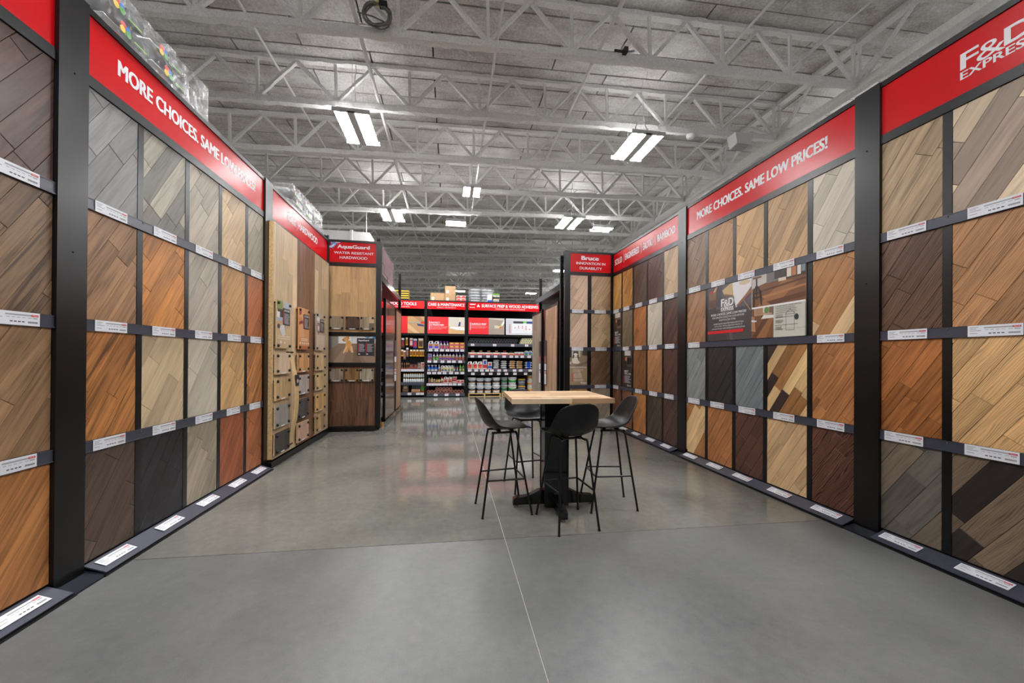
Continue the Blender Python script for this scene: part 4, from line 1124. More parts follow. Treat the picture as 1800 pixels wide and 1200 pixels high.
# ------------------------------------------------------------------ left corner rack (facing the camera)
F3 = F_L3
rk, _ = rack('black corner rack facing the camera on the left', F3, .905, [], post_r=(.905, 1.005), rails=False, base=False, seed=10)
corner_post(F3, -.10, .004, rk)
for nm, z0, z1 in (('cross_rail', 1.905, 1.985), ('cross_rail', 1.29, 1.37)):
    m = MB(); m.fbox(F3, 0, .905, z0, z1, -.02, .02); m.build(nm, BLACK, rk, F3.P(.45, z0, 0))
m = MB(); m.fbox(F3, -.03, .92, 0, .095, -.03, .085); m.build('kick_plate', BLACK, rk, F3.P(.45, 0, .03))
board(F3, .005, .90, 1.987, 3.303, -.028, 0.0, 'light natural oak board above the puppy poster, corner rack', [W('cornerlight', (206, 164, 110), contrast=.16, fig=.2)], seed=31, pw=.165, plen=.9)
board(F3, .005, .90, .098, 1.288, -.028, 0.0, 'dark walnut board at the bottom of the corner rack', [W('cornerdark', (98, 66, 44), contrast=.42, streak=.2, dark=(150, 108, 68))], seed=32, pw=.128, plen=.85)
TX = [(-2.355, -2.088), (-2.055, -1.795), (-1.777, -1.508)]
for i, (nm, rgb) in enumerate((('dull khaki', (150, 130, 104)), ('dark umber', (86, 62, 50)), ('two tone khaki', (158, 140, 112)))):
    tile(F3, TX[i][0] + 2.385, TX[i][1] + 2.385, 2.036, 2.295, .03, .045, '%s sample tile, %s of three above the puppy poster' % (nm, ['leftmost', 'middle', 'rightmost'][i]), [W('ctile%d' % i, rgb, contrast=.18)], 400 + i, 'sample tiles on the corner rack')
t = bpy.data.objects['sample_tile'] if False else [o for o in COL.objects if o.get('label', '').startswith('two tone khaki')][0]
m = MB(); m.fbox(F3, TX[2][1] + 2.385 - .095, TX[2][1] + 2.385 - .002, 2.17, 2.293, .045, .048); m.build('colour_chip', mat('chip_beige', (206, 178, 144), .5), t, F3.P(.8, 2.17, .045))
m = MB(); m.fbox(F3, TX[2][1] + 2.385 - .095, TX[2][1] + 2.385 - .002, 2.038, 2.168, .045, .048); m.build('colour_chip', mat('chip_grey', (104, 94, 84), .5), t, F3.P(.8, 2.04, .045))
for i, (nm, rgb) in enumerate((('ash brown', (138, 122, 104)), ('olive gold striped', (132, 98, 48)), ('sage grey', (160, 150, 130)))):
    tile(F3, TX[i][0] + 2.385, TX[i][1] + 2.385, .996, 1.25, .03, .045, '%s sample tile, %s of three below the puppy poster' % (nm, ['leftmost', 'middle', 'rightmost'][i]), [W('btile%d' % i, rgb, contrast=.3, streak=.3)], 410 + i, 'sample tiles on the corner rack', pw=.09)
# puppy poster
sh = [((200, 202, 200), rc(.2, 1, .72, 1)), ((226, 228, 226), rc(.22, .48, .74, 1)), ((214, 216, 214), rc(.50, .95, .74, 1)), ((146, 136, 124), [(0, .45), (.2, .62), (.2, 1), (0, 1)]), ((120, 112, 104), rc(0, .07, .46, 1)),
      ((140, 116, 98), [(0, 0), (1, 0), (1, .72), (.22, .72), (0, .45)]), ((156, 132, 112), [(.1, 0), (.3, 0), (.45, .72), (.40, .72)]), ((124, 102, 86), [(.5, 0), (.7, 0), (.6, .5), (.55, .5)]), ((152, 128, 108), [(.8, 0), (1, 0), (1, .2), (.66, .4)]), ((60, 140, 190), [(.75, .99), (.83, .93), (.9, .99)]), ((60, 140, 190), [(.92, .93), (1, .9), (1, 1), (.95, 1)]), ((220, 120, 60), rc(.985, 1, .6, .75)),
      ((214, 160, 96), [(.35, .48), (.37, .38), (.41, .40), (.43, .58), (.45, .44), (.47, .46), (.46, .60), (.49, .44), (.52, .42), (.50, .60), (.47, .80), (.44, .84), (.38, .84), (.36, .70)]),
      ((222, 172, 112), ell(.36, .88, .06, .09)), ((206, 130, 62), [(.38, .98), (.43, .98), (.44, .90), (.40, .86)]), ((208, 148, 84), [(.29, .83), (.33, .80), (.36, .86), (.31, .90)]), ((50, 40, 36), ell(.30, .865, .012, .02, 8)), ((60, 46, 40), ell(.355, .92, .009, .018, 8)), ((150, 70, 66), [(.31, .80), (.34, .80), (.335, .83), (.315, .83)]), ((232, 190, 136), [(.33, .48), (.30, .36), (.33, .35), (.37, .46), (.40, .62), (.37, .62)]), ((232, 190, 136), [(.46, .62), (.48, .38), (.52, .38), (.50, .62)]),
      ((44, 46, 54), rc(.60, .975, .26, .93)), ((190, 42, 48), rc(.617, .632, .38, .76)), ((190, 42, 48), rc(.79, .805, .38, .76))]
sh += lines(8, .645, .775, .70, .04, .014, (196, 196, 200), 21) + lines(8, .82, .955, .70, .04, .014, (196, 196, 200), 22) + [((226, 226, 226), rc(.63, .67, .31, .345)), ((226, 226, 226), rc(.80, .84, .31, .345))]
poster(F3, .004, .902, 1.372, 1.903, .004, 'floor poster with golden puppy photo and dark text box', (150, 126, 108), sh, [('AquaGuard', .63, .86, .80, .875, WHITE, .04)])

# ------------------------------------------------------------------ warehouse racks beside the passage
RACKB = mat('rack_black', (8, 9, 11), .4, spec=.4)
REDCART = mat('red_printed_carton', (142, 58, 52), .55, noise=.25, nscale=9)
def upright(name, x, y, z1, parent, w=.075, d=.06):
    """Perforated rack upright: a channel with punched slots shown as small recesses between rungs."""
    m = MB()
    m.box(x - w / 2, x - w / 2 + .012, y - d / 2, y + d / 2, 0, z1); m.box(x + w / 2 - .012, x + w / 2, y - d / 2, y + d / 2, 0, z1)
    m.box(x - w / 2, x + w / 2, y + d / 2 - .008, y + d / 2, 0, z1)
    z = .06
    while z < z1 - .03:
        m.box(x - w / 2 + .012, x + w / 2 - .012, y - d / 2, y - d / 2 + .008, z, z + .034); z += .06
    return m.build(name, RACKB, parent, (x, y, 0))
def side_rack_left():
    X = -1.49
    t = thing('storage_rack', 'black storage rack beyond the left corner rack', 'storage rack', (X - .5, 10.0, 0))
    for y in (8.16, 11.52):
        upright('upright', X + .03, y, 3.95, t); upright('upright', X - .98, y, 3.95, t)
        m = MB(); m.tube([(X + .03, y, .4), (X - .98, y, 1.4), (X + .03, y, 2.4), (X - .98, y, 3.4)], .012, 6); m.build('brace', RACKB, t, (X - .5, y, .4))
    for x in (X + .04, X - .98):
        m = MB(); m.box(x - .03, x + .03, 8.2, 11.48, 3.10, 3.24); m.build('beam', mat('gloss_black_beam', (20, 21, 24), .18, spec=.7), t, (x, 9.8, 3.10))
    m = MB(); m.box(X - .95, X + .01, 8.2, 11.48, 3.10, 3.13); m.build('shelf_deck', RACKB, t, (X - .5, 9.8, 3.1))
    m = MB(); m.box(X - .96, X - .1, 8.2, 11.48, .02, .06); m.build('base_deck', RACKB, t, (X - .5, 9.8, .02))
    # wrapped cartons on the top shelf
    pk = thing('wrapped_carton_stack', 'wine red printed cartons under plastic wrap on left storage rack', 'carton stack', (X - .45, 9.55, 3.24))
    rng = random.Random(5)
    wine = [mat('wine_carton%d' % k, c, .5, noise=.2, nscale=14) for k, c in enumerate(((128, 84, 92), (146, 92, 100), (118, 76, 84)))]
    for i in range(4):
        for j in range(4):
            m = MB(); y0 = 8.70 + .43 * i; z0 = 3.24 + .178 * j
            m.box(X - .85, X - .01 + rng.uniform(-.008, .008), y0 + .002, y0 + .425, z0, z0 + .175); m.build('carton', rng.choice(wine), pk, (X - .45, y0 + .2, z0))
    FILM = film()
    m = MB(); m.box(X - .87, X + .012, 8.68, 10.44, 3.245, 3.965); m.build('plastic_wrap', FILM, pk, (X - .45, 9.5, 3.245))
    m = MB(); m.box(X + .013, X + .016, 8.95, 10.3, 3.25, 3.31); m.build('print_band', mat('band_red', (196, 36, 40), .4), pk, (X + .014, 9.6, 3.25))
    # big sliding sample boards
    for k, (y0, y1, rgb, nm, lab) in enumerate(((8.72, 10.22, (122, 98, 80), 'glossy', 'tall glossy brown sliding sample board, left passage'), (10.38, 11.46, (148, 112, 80), 'matt', 'tall matt brown sliding sample board, left passage far end'))):
        xx = -1.405
        s = thing('sliding_sample_board', lab, 'sample board', (xx - .02, (y0 + y1) / 2, .06))
        F = Frame((xx, y0, 0), (0, 1, 0), (1, 0, 0)); o = (xx - .02, (y0 + y1) / 2, .06)
        m = MB(); m.fbox(F, 0, .06, .06, 2.78, -.05, .004); m.fbox(F, 0, y1 - y0, 2.74, 2.79, -.05, .004); m.fbox(F, y1 - y0 - .03, y1 - y0, .06, 2.78, -.05, .004); m.fbox(F, 0, y1 - y0, .06, .10, -.05, .004); m.build('frame', RACKB, s, o)
        rng = random.Random(50 + k)
        wm = W('slide%d' % k, rgb, contrast=.25, rough=.12 if k == 0 else .45)
        for poly in plank_layout(.06, y1 - y0 - .03, .10, 2.74, R(90), .16, 1.6, rng, gap=.0006):
            me = plank_mesh('plank', F, poly, R(90), -.02, 0, o, wm, rng.random()); p = bpy.data.objects.new('plank', me); COL.objects.link(p); p.parent = s
        if k == 0:
            m = MB(); m.fbox(F, y1 - y0 - .18, y1 - y0 + .14, .86, 1.93, .006, .014); m.build('info_strip', mat('strip_dark', (52, 50, 52), .35), s, o)
            m = MB(); a = y1 - y0 - .17
            for z0, z1, mi in ((1.36, 1.5, 0), (1.2, 1.35, 1), (1.05, 1.18, 0), (.87, 1.03, 0)): m.frect(F, a, a + .30, z0, z1, .0145, mi)
            m.frect(F, a + .06, a + .26, 1.1, 1.16, .0148, 2); m.build('info_print', [CARD, mat('photo_brown', (150, 110, 90), .4), REDINK], s, o)
    for y in (8.55, 10.30, 11.30):
        q = thing('pallet_stop', 'small orange pallet block on the floor, %s along left passage' % {8.55: 'first', 10.30: 'second', 11.30: 'third'}[y], 'floor block', (X + .02, y, 0))
        m = MB(); m.box(X - .05, X + .08, y - .06, y + .06, 0, .07); m.build('block', mat('orange_block', (190, 130, 50), .5), q, (X + .02, y, 0))
        m = MB(); m.box(X - .02, X + .05, y - .03, y + .03, .07, .085); m.build('pad', RACKB, q, (X + .02, y, .07))

def film():
    if 'shrink_film' in MATS: return MATS['shrink_film']
    m = bpy.data.materials.new('shrink_film'); m.use_nodes = True
    nt = m.node_tree; N = nt.nodes.new; L = nt.links.new
    out = nt.nodes['Material Output']; nt.nodes.remove(nt.nodes['Principled BSDF'])
    tr = N('ShaderNodeBsdfTransparent'); gl = N('ShaderNodeBsdfGlossy'); gl.inputs['Roughness'].default_value = .3; gl.inputs['Color'].default_value = (.9, .9, .92, 1)
    df = N('ShaderNodeBsdfDiffuse'); df.inputs['Color'].default_value = (.8, .8, .82, 1)
    a = N('ShaderNodeMixShader'); a.inputs[0].default_value = .35; L(gl.outputs[0], a.inputs[1]); L(df.outputs[0], a.inputs[2])
    tc = N('ShaderNodeTexCoord'); nz = N('ShaderNodeTexNoise'); nz.inputs['Scale'].default_value = 9; nz.inputs['Detail'].default_value = 6; nz.inputs['Distortion'].default_value = 1.5
    L(tc.outputs['Object'], nz.inputs['Vector'])
    mr = N('ShaderNodeMapRange'); mr.inputs['From Min'].default_value = .45; mr.inputs['From Max'].default_value = .7; mr.inputs['To Min'].default_value = .06; mr.inputs['To Max'].default_value = .32
    L(nz.outputs['Fac'], mr.inputs['Value'])
    bp = N('ShaderNodeBump'); bp.inputs['Strength'].default_value = .8; bp.inputs['Distance'].default_value = .02; L(nz.outputs['Fac'], bp.inputs['Height']); L(bp.outputs['Normal'], gl.inputs['Normal'])
    mx = N('ShaderNodeMixShader'); L(mr.outputs['Result'], mx.inputs[0]); L(tr.outputs[0], mx.inputs[1]); L(a.outputs[0], mx.inputs[2])
    L(mx.outputs[0], out.inputs['Surface'])
    MATS['shrink_film'] = m
    return m
side_rack_left()

def side_rack_right():
    X = 2.5
    t = thing('storage_rack', 'black storage rack beyond the narrow right corner rack', 'storage rack', (X + .5, 9.4, 0))
    for y in (8.12, 10.62):
        upright('upright', X - .05 if y < 9 else X + .075, y, 3.78, t); upright('upright', X + .98, y, 3.78, t)
    for x in (X - .02, X + .98):
        m = MB(); m.box(x - .03, x + .03, 8.16, 10.72, 3.03, 3.17); m.build('beam', MATS['gloss_black_beam'], t, (x, 9.4, 3.03))
    m = MB(); m.box(X, X + .95, 8.16, 10.7, 3.05, 3.08); m.build('shelf_deck', RACKB, t, (X + .5, 9.4, 3.05))
    m = MB(); m.box(X + .1, X + .95, 8.16, 10.7, .02, .06); m.build('base_deck', RACKB, t, (X + .5, 9.4, .02))
    rng = random.Random(6)
    n = 0
    for i in range(4):
        for j in range(9):
            y0 = 8.2 + .62 * i; z0 = .065 + .315 * j
            m = MB(); m.box(X + .16 + rng.uniform(0, .02), X + .9, y0, y0 + .60, z0, z0 + .31)
            tag(m.build('printed_carton', REDCART, None, (X + .5, y0 + .3, z0)), 'red carton in right storage rack, %s layer up, %s stack from camera' % (ORD[j], ORD[i]), 'carton', 'red cartons in the right storage rack')
    # wrapped bags on the shelf
    s = thing('wrapped_bag_bundle', 'bundle of clear wrapped white bags on the right storage rack', 'bag bundle', (X + .45, 9.7, 3.17))
    for i in range(3):
        for j in range(2):
            bag_mesh(.62, .42, .13, mat('bag_white', (214, 216, 218), .4, noise=.1, nscale=12), 'bag', s, (X + .42, 9.2 + .45 * i, 3.18 + .125 * j), rng)
    m = MB(); m.box(X + .06, X + .78, 8.95, 10.35, 3.175, 3.45); m.build('plastic_wrap', film(), s, (X + .45, 9.7, 3.18))
    for k, (y0, y1, rgb, lab) in enumerate(((8.44, 9.52, (176, 138, 104), 'tall tan sliding sample board, right passage near end'), (9.98, 11.05, (150, 136, 120), 'tall greige sliding sample board, right passage far end'))):
        xx = 2.44
        F = Frame((xx, y1, 0), (0, -1, 0), (-1, 0, 0)); o = (xx + .02, (y0 + y1) / 2, .06); w = y1 - y0
        s = thing('sliding_sample_board', lab, 'sample board', o)
        m = MB(); m.fbox(F, w, w + .09, .06, 2.80, -.05, .004); m.fbox(F, 0, w, 2.72, 2.77, -.05, .004); m.fbox(F, -.02, 0, .06, 2.77, -.05, .004); m.fbox(F, 0, w, .06, .1, -.05, .004); m.build('frame', RACKB, s, o)
        wm = W('rslide%d' % k, rgb, contrast=.22)
        for poly in plank_layout(0, w, .10, 2.72, R(90), .16, 1.5, rng, gap=.0006):
            me = plank_mesh('plank', F, poly, R(90), -.02, 0, o, wm, rng.random()); p = bpy.data.objects.new('plank', me); COL.objects.link(p); p.parent = s
        a = (w - .16) if k == 1 else -.02
        m = MB(); m.fbox(F, a, a + .20, .80, 1.94, .006, .014); m.build('info_strip', MATS['strip_dark'], s, o)
        m = MB()
        for z0, z1, mi in ((1.36, 1.54, 1), (1.18, 1.34, 0), (.82, 1.15, 0)): m.frect(F, a + .01, a + .19, z0, z1, .0145, mi)
        m.frect(F, a + .1, a + .18, 1.08, 1.14, .0148, 2); m.frect(F, a + .09, a + .17, 1.43, 1.52, .0148, 2); m.build('info_print', [CARD, MATS['photo_brown'], REDINK], s, o)

def bag_mesh(lx, ly, lz, material, name, parent, loc, rng, band=None, n=6):
    """A filled sack: a flattened pillow with a lumpy top. If parent is None the object is a thing of its own."""
    vs = []; fs = []
    nx, ny = n, n
    def idx(i, j, top): return (i * (ny + 1) + j) * 2 + top
    for i in range(nx + 1):
        for j in range(ny + 1):
            u = i / nx * 2 - 1; v = j / ny * 2 - 1
            e = (1 - abs(u) ** 4) * (1 - abs(v) ** 4)
            z = max(0.06, e ** .45)
            k = 1 - .05 * (1 - e)
            vs.append((u * lx / 2 * k, v * ly / 2 * k, lz * (.5 - .5 * z)))
            vs.append((u * lx / 2 * k, v * ly / 2 * k, lz * (.5 + .5 * z * rng.uniform(.9, 1.0))))
    for i in range(nx):
        for j in range(ny):
            fs.append((idx(i, j, 1), idx(i + 1, j, 1), idx(i + 1, j + 1, 1), idx(i, j + 1, 1)))
            fs.append((idx(i, j, 0), idx(i, j + 1, 0), idx(i + 1, j + 1, 0), idx(i + 1, j, 0)))
    for i in range(nx):
        fs.append((idx(i, 0, 0), idx(i + 1, 0, 0), idx(i + 1, 0, 1), idx(i, 0, 1))); fs.append((idx(i, ny, 1), idx(i + 1, ny, 1), idx(i + 1, ny, 0), idx(i, ny, 0)))
    for j in range(ny):
        fs.append((idx(0, j, 1), idx(0, j + 1, 1), idx(0, j + 1, 0), idx(0, j, 0))); fs.append((idx(nx, j, 0), idx(nx, j + 1, 0), idx(nx, j + 1, 1), idx(nx, j, 1)))
    m = MB(); m.add(vs, fs, 0, True)
    mats = [material]
    if band:
        mats.append(band)
        for q, f in enumerate(m.f):
            c = sum((m.v[i] for i in f), Vector()) / len(f)
            if abs(c.x) < lx * .28: m.m[q] = 1
    return put(name, m.mesh(name, mats), loc, parent)
side_rack_right()

# ------------------------------------------------------------------ back shelving
YB = 14.40
FB = Frame((0, YB, 0), (1, 0, 0), (0, -1, 0))
STRIP = mat('shelf_strip', (70, 72, 84), .35)
_t = MB(); _t.fbox(Frame((0, 0, 0), (1, 0, 0), (0, -1, 0)), -.065, .065, -.045, .045, 0, .003, 0); _t.frect(Frame((0, 0, 0), (1, 0, 0), (0, -1, 0)), -.06, .06, .028, .04, .0035, 1); _t.frect(Frame((0, 0, 0), (1, 0, 0), (0, -1, 0)), -.045, .04, -.005, .012, .0035, 2); _t.frect(Frame((0, 0, 0), (1, 0, 0), (0, -1, 0)), -.045, .045, -.034, -.02, .0035, 2)
SHELFTAG = _t.mesh('shelf_tag', [CARD, REDINK, GREYINK])
def shelf_bay(label, x0, x1, shelves, tags, zsign=3.28, deep=1.0, last=False):
    t = thing('shelving_bay', label, 'shelving', ((x0 + x1) / 2, YB + deep / 2, 0))
    for x in ((x0 - .05, x1 + .05) if last else (x0 - .05,)):
        for y in (YB + .02, YB + deep):
            upright('upright', x, y, 3.62, t, w=.09)
    m = MB(); m.box(x0, x1, YB + deep - .02, YB + deep, .0, 3.55); m.build('back_board', BLACKM, t, ((x0 + x1) / 2, YB + deep, 0))
    m = MB(); m.box(x0, x1, YB - .02, YB + deep, 3.575, 3.62); m.build('top_deck', RACKB, t, ((x0 + x1) / 2, YB + .4, 3.58))
    m = MB(); m.box(x0, x1, YB - .01, YB + deep, 2.30, 2.36); m.build('header_shelf', RACKB, t, ((x0 + x1) / 2, YB + .4, 2.3))
    for z in shelves:
        m = MB(); m.box(x0, x1, YB + .02, YB + deep, z - .035, z); s = m.build('shelf', RACKB, t, ((x0 + x1) / 2, YB + .4, z))
        m = MB(); m.box(x0, x1, YB, YB + .02, z - .105, z + .004); m.build('shelf_strip', STRIP, s, ((x0 + x1) / 2, YB, z - .1))
        for x in tags.get(z, ()):
            put('shelf_tag', SHELFTAG, (x, YB - .0005, z - .05), s)
    return t
def spread(a, b, n): return [a + (b - a) * (k + .5) / n for k in range(n)]
shelf_bay('black shelving bay of wood tools, back left', -2.75, -.93, [1.059, .56, .185], {1.059: spread(-1.75, -.93, 6), .185: [-1.45, -1.15, -1.0]})
shelf_bay('black shelving bay of care and maintenance bottles, back centre', -.83, .58, [1.807, 1.381, .954, .528, .14], {1.807: [-.7, -.49, -.28, -.08, .09, .28, .47], 1.381: [-.74, -.52, -.26, -.02, .16, .4], .954: [-.75, -.56, -.37, -.18, .06, .27, .48], .528: [-.78, -.66, -.55, -.46, -.37, -.26, -.12, .04, .2, .38], .14: [-.5, -.1, .31]})
shelf_bay('wide black shelving bay of adhesives and buckets, back right', .68, 3.45, [2.023, 1.587, 1.053], {2.023: [.86, 1.7, 2.4, 2.95], 1.587: [.85, 1.14, 1.45, 1.74, 2.07, 2.35, 2.56, 2.78, 3.05], 1.053: [.76, 1.0, 1.22, 1.42, 1.6, 1.88, 2.12, 2.48, 2.72, 3.1]}, last=True)
t = thing('label_beam', 'black label beam above the buckets on the pallets', 'beam', (2.05, YB + .05, .80))
m = MB(); m.box(.69, 3.44, YB + .02, YB + .07, .81, .945); m.build('beam', RACKB, t, (2.05, YB + .05, .81))
for x in (.88, 1.26, 1.56, 1.87, 2.17, 2.5, 2.92): put('shelf_tag', SHELFTAG, (x, YB + .018, .875), t)

def back_sign(label, x0, x1, title, sub, tx0, tx1, extra=None):
    F = FB
    def ex(m):
        if extra: extra(m)
    o = F.P((x0 + x1) / 2, 3.29, .03)
    m = MB(); m.fbox(F, x0, x1, 3.285, 3.572, .022, .034)
    r = tag(m.build('aisle_sign', SIGNRED, None, o), label, 'sign')
    m = MB(); text_on(m, F, title, tx0, tx1, 3.405, 3.515, .0355, 0, .018)
    w = tx1 - tx0
    text_on(m, F, sub, tx0 + w * .24, tx1 - w * .24, 3.335, 3.368, .0355, 0, .01)
    ex(m); m.build('lettering', [SIGNWHITE], r, o)
back_sign('red aisle sign reading wood tools, back left', -2.74, -.935, 'WOOD TOOLS', 'HERRAMIENTAS DE MADERA', -2.22, -1.22)
back_sign('red aisle sign reading care and maintenance, back centre', -.825, .575, 'CARE & MAINTENANCE', 'CUIDADO Y MANTENIMIENTO', -.80, .545)
def tri(m):
    c = .0355
    m.fpoly(FB, [(1.0, 3.41), (1.13, 3.41), (1.065, 3.52)], c); 
    text_on(m, FB, 'Bostik', .74, .94, 3.37, 3.41, c, 0, .04)
    m.fpoly(FB, [(.74, 3.485), (.95, 3.485), (.965, 3.52), (.755, 3.52)], c)
back_sign('red aisle sign reading surface prep and wood adhesives, back right', .685, 3.445, 'SURFACE PREP & WOOD ADHESIVES', 'ADHESIVO PARA MADERA Y PREPARACION DE SUPERFICIES', 1.19, 3.40, tri)

def info_board(label, x0, x1, shapes, texts, base):
    poster(FB, x0, x1, 2.375, 3.0, .02, label, base, shapes, texts, th=.012, name='info_board')
RD = (222, 40, 48)
info_board('red info board with saw and planks photo, back left', -2.6, -.93, [(RD, rc(0, .64, 0, 1)), ((192, 150, 104), rc(.64, 1, 0, 1)), ((214, 178, 132), [(.64, .3), (.8, 0), (.9, 0), (.64, .6)]), ((168, 124, 82), [(.75, 1), (.9, 1), (1, .7), (1, .5)]), ((150, 150, 156), [(.66, .62), (.95, .72), (.97, .66), (.66, .56)]), ((44, 66, 120), [(.84, .58), (.98, .52), (1, .4), (.86, .44)]), ((200, 50, 40), rc(.92, 1, .58, .7))], [('WOOD TOOLS', .12, .47, .60, .70, WHITE, .03), ('QUALITY TOOLS FOR FLOORS', .12, .42, .48, .53, (250, 190, 190), .0)], RD)
info_board('red info board with white mop photo, back centre', -.815, .555, [(RD, rc(0, .56, 0, 1)), ((206, 200, 186), rc(.56, 1, .4, 1)), ((206, 166, 116), rc(.56, 1, 0, .45)), ((226, 226, 228), [(.58, .34), (.62, .44), (1, .42), (1, .22), (.8, .24)]), ((44, 44, 110), [(.82, .46), (.88, .46), (.89, .72), (.85, .72)]), ((226, 210, 180), rc(.86, .89, .72, 1)), ((250, 200, 200), rc(.04, .062, .22, .76))], [('PROTECT', .08, .33, .60, .70, WHITE, .03), ('& MAINTAIN', .08, .43, .47, .57, WHITE, .03), ('KEEP YOUR FLOORS LOOKING NEW', .08, .53, .385, .425, (250, 200, 200), .0), ('WITH OUR EXTENSIVE SELECTION', .08, .50, .315, .355, (250, 200, 200), .0), ('OF QUALITY CLEANERS', .08, .38, .245, .285, (250, 200, 200), .0)], RD)
info_board('red info board with hand and trowel photo, back right', .70, 2.07, [(RD, rc(0, .56, 0, 1)), ((158, 146, 134), rc(.56, 1, 0, 1)), ((196, 190, 180), [(.56, .95), (1, .86), (1, 1), (.56, 1)]), ((205, 198, 190), [(.72, .38), (.86, .38), (.88, .55), (.72, .55)]), ((226, 226, 230), [(.82, .52), (.9, .58), (1, .92), (1, .7), (.93, .5)]), ((220, 120, 50), [(.84, .36), (.94, .4), (.94, .5), (.86, .46)]), ((190, 170, 40), [(.82, .5), (.93, .52), (.93, .58), (.82, .56)]), ((250, 200, 200), rc(.04, .062, .26, .72))], [('SURFACE PREP', .08, .49, .57, .67, WHITE, .03), ('WOOD FLOORING IS ONLY AS', .08, .46, .50, .535, (250, 200, 200), .0), ('GOOD AS THE SURFACE BELOW', .08, .52, .43, .465, (250, 200, 200), .0), ('A SUCCESSFUL INSTALLATION', .08, .46, .36, .395, (250, 200, 200), .0)], RD)
sh = [((196, 198, 204), rc(.02, .98, .04, .96)), ((226, 227, 230), rc(.18, 1, .1, .72)), ((52, 54, 64), rc(.22, .52, .70, .84)), ((90, 190, 60), rc(.52, .62, .74, .84)), ((40, 60, 120), rc(.62, .85, .70, .84)), ((50, 130, 210), rc(.85, 1, .72, .84))]
for (i, j) in ((0, 2), (1, 2), (1, 3), (2, 2), (2, 3), (3, 1), (3, 2), (3, 3), (4, 1), (6, 2), (6, 3)): sh.append(((196, 30, 40), rc(.26 + .11 * i, .285 + .11 * i, .22 + .095 * j, .275 + .095 * j)))
sh += [((200, 60, 66), rc(.1, .13, .12 + .095 * j, .17 + .095 * j)) for j in range(6)] + [((205, 206, 212), rc(.18, 1, .19 + .095 * j, .195 + .095 * j)) for j in range(6)]
info_board('white chart board with red squares, back right', 2.13, 3.43, sh, [], (214, 215, 220))

# ---- products: one mesh per kind, placed one by one
PR = {}
def prod(key, fn, mats):
    if key not in PR:
        m = MB(); fn(m); PR[key] = m.mesh(key, mats)
    return PR[key]
def item(key, name, loc, label, cat, group, rotz=0.0):
    o = put(name, PR[key], loc, None, rotz)
    return tag(o, label, cat, group)
def col(rgb, rough=.4): return mat('c_%d_%d_%d' % rgb, rgb, rough)
def flat_label(m, w, z0, z1, y, mi): m.add([(-w / 2, y, z0), (w / 2, y, z0), (w / 2, y, z1), (-w / 2, y, z1)], [(0, 1, 2, 3)], mi)
def spray(body, trig, lab1, lab2, key, h=.29, w=.1):
    def fn(m):
        r = w / 2
        m.lathe([(r * .9, 0), (r, .02), (r, h * .52), (r * .5, h * .72), (r * .32, h * .76), (r * .32, h * .82)], 12, 0, sy=.65)
        flat_label(m, w * .8, h * .08, h * .34, -r * .66 - .002, 2); flat_label(m, w * .8, h * .34, h * .5, -r * .66 - .002, 3)
        m.box(-r * .35, r * .35, -r * .4, r * .4, h * .80, h * .90, 1); m.box(-r * .95, r * .5, -r * .35, r * .35, h * .89, h, 1); m.hexa([(-r * .75, -r * .2, h * .72), (-r * .6, -r * .2, h * .72), (-r * .6, r * .2, h * .72), (-r * .75, r * .2, h * .72), (-r * .5, -r * .2, h * .9), (-r * .25, -r * .2, h * .9), (-r * .25, r * .2, h * .9), (-r * .5, r * .2, h * .9)], 1)
    prod(key, fn, [col(body), col(trig), col(lab1), col(lab2)])
def bottle(body, cap, lab1, lab2, key, h=.26, w=.1, flat=.65):
    def fn(m):
        r = w / 2
        m.lathe([(r * .9, 0), (r, .015), (r, h * .6), (r * .8, h * .72), (r * .33, h * .84), (r * .33, h * .88), (r * .42, h * .88), (r * .38, h)], 12, mis=[0, 0, 0, 0, 0, 1, 1], sy=flat)
        flat_label(m, w * .8, h * .1, h * .36, -r * flat - .002, 2); flat_label(m, w * .8, h * .36, h * .58, -r * flat - .002, 3)
    prod(key, fn, [col(body), col(cap), col(lab1), col(lab2)])
def jug(body, lab1, lab2, cap, key, h=.31, w=.19, d=.12):
    def fn(m):
        m.hexa([(-w / 2, -d / 2, 0), (w / 2, -d / 2, 0), (w / 2, d / 2, 0), (-w / 2, d / 2, 0), (-w / 2, -d / 2, h * .66), (w / 2, -d / 2, h * .66), (w / 2, d / 2, h * .66), (-w / 2, d / 2, h * .66)], 0)
        # shoulders with an open handle
        m.hexa([(-w / 2, -d / 2, h * .66), (-w * .28, -d / 2, h * .66), (-w * .28, d / 2, h * .66), (-w / 2, d / 2, h * .66), (-w * .3, -d * .3, h * .92), (-w * .12, -d * .3, h * .84), (-w * .12, d * .3, h * .84), (-w * .3, d * .3, h * .92)], 0)
        m.hexa([(w * .1, -d / 2, h * .66), (w / 2, -d / 2, h * .66), (w / 2, d / 2, h * .66), (w * .1, d / 2, h * .66), (w * .12, -d * .3, h * .84), (w * .42, -d * .3, h * .92), (w * .42, d * .3, h * .92), (w * .12, d * .3, h * .84)], 0)
        m.hexa([(-w * .3, -d * .3, h * .84), (w * .42, -d * .3, h * .84), (w * .42, d * .3, h * .84), (-w * .3, d * .3, h * .84), (-w * .26, -d * .25, h * .94), (w * .38, -d * .25, h * .94), (w * .38, d * .25, h * .94), (-w * .26, d * .25, h * .94)], 0)
        m.lathe([(w * .11, h * .94), (w * .11, h)], 10, 3, c=(w * .24, 0, 0))
        flat_label(m, w * .8, h * .08, h * .34, -d / 2 - .002, 1); flat_label(m, w * .8, h * .34, h * .6, -d / 2 - .002, 2)
    prod(key, fn, [col(body), col(lab1), col(lab2), col(cap)])
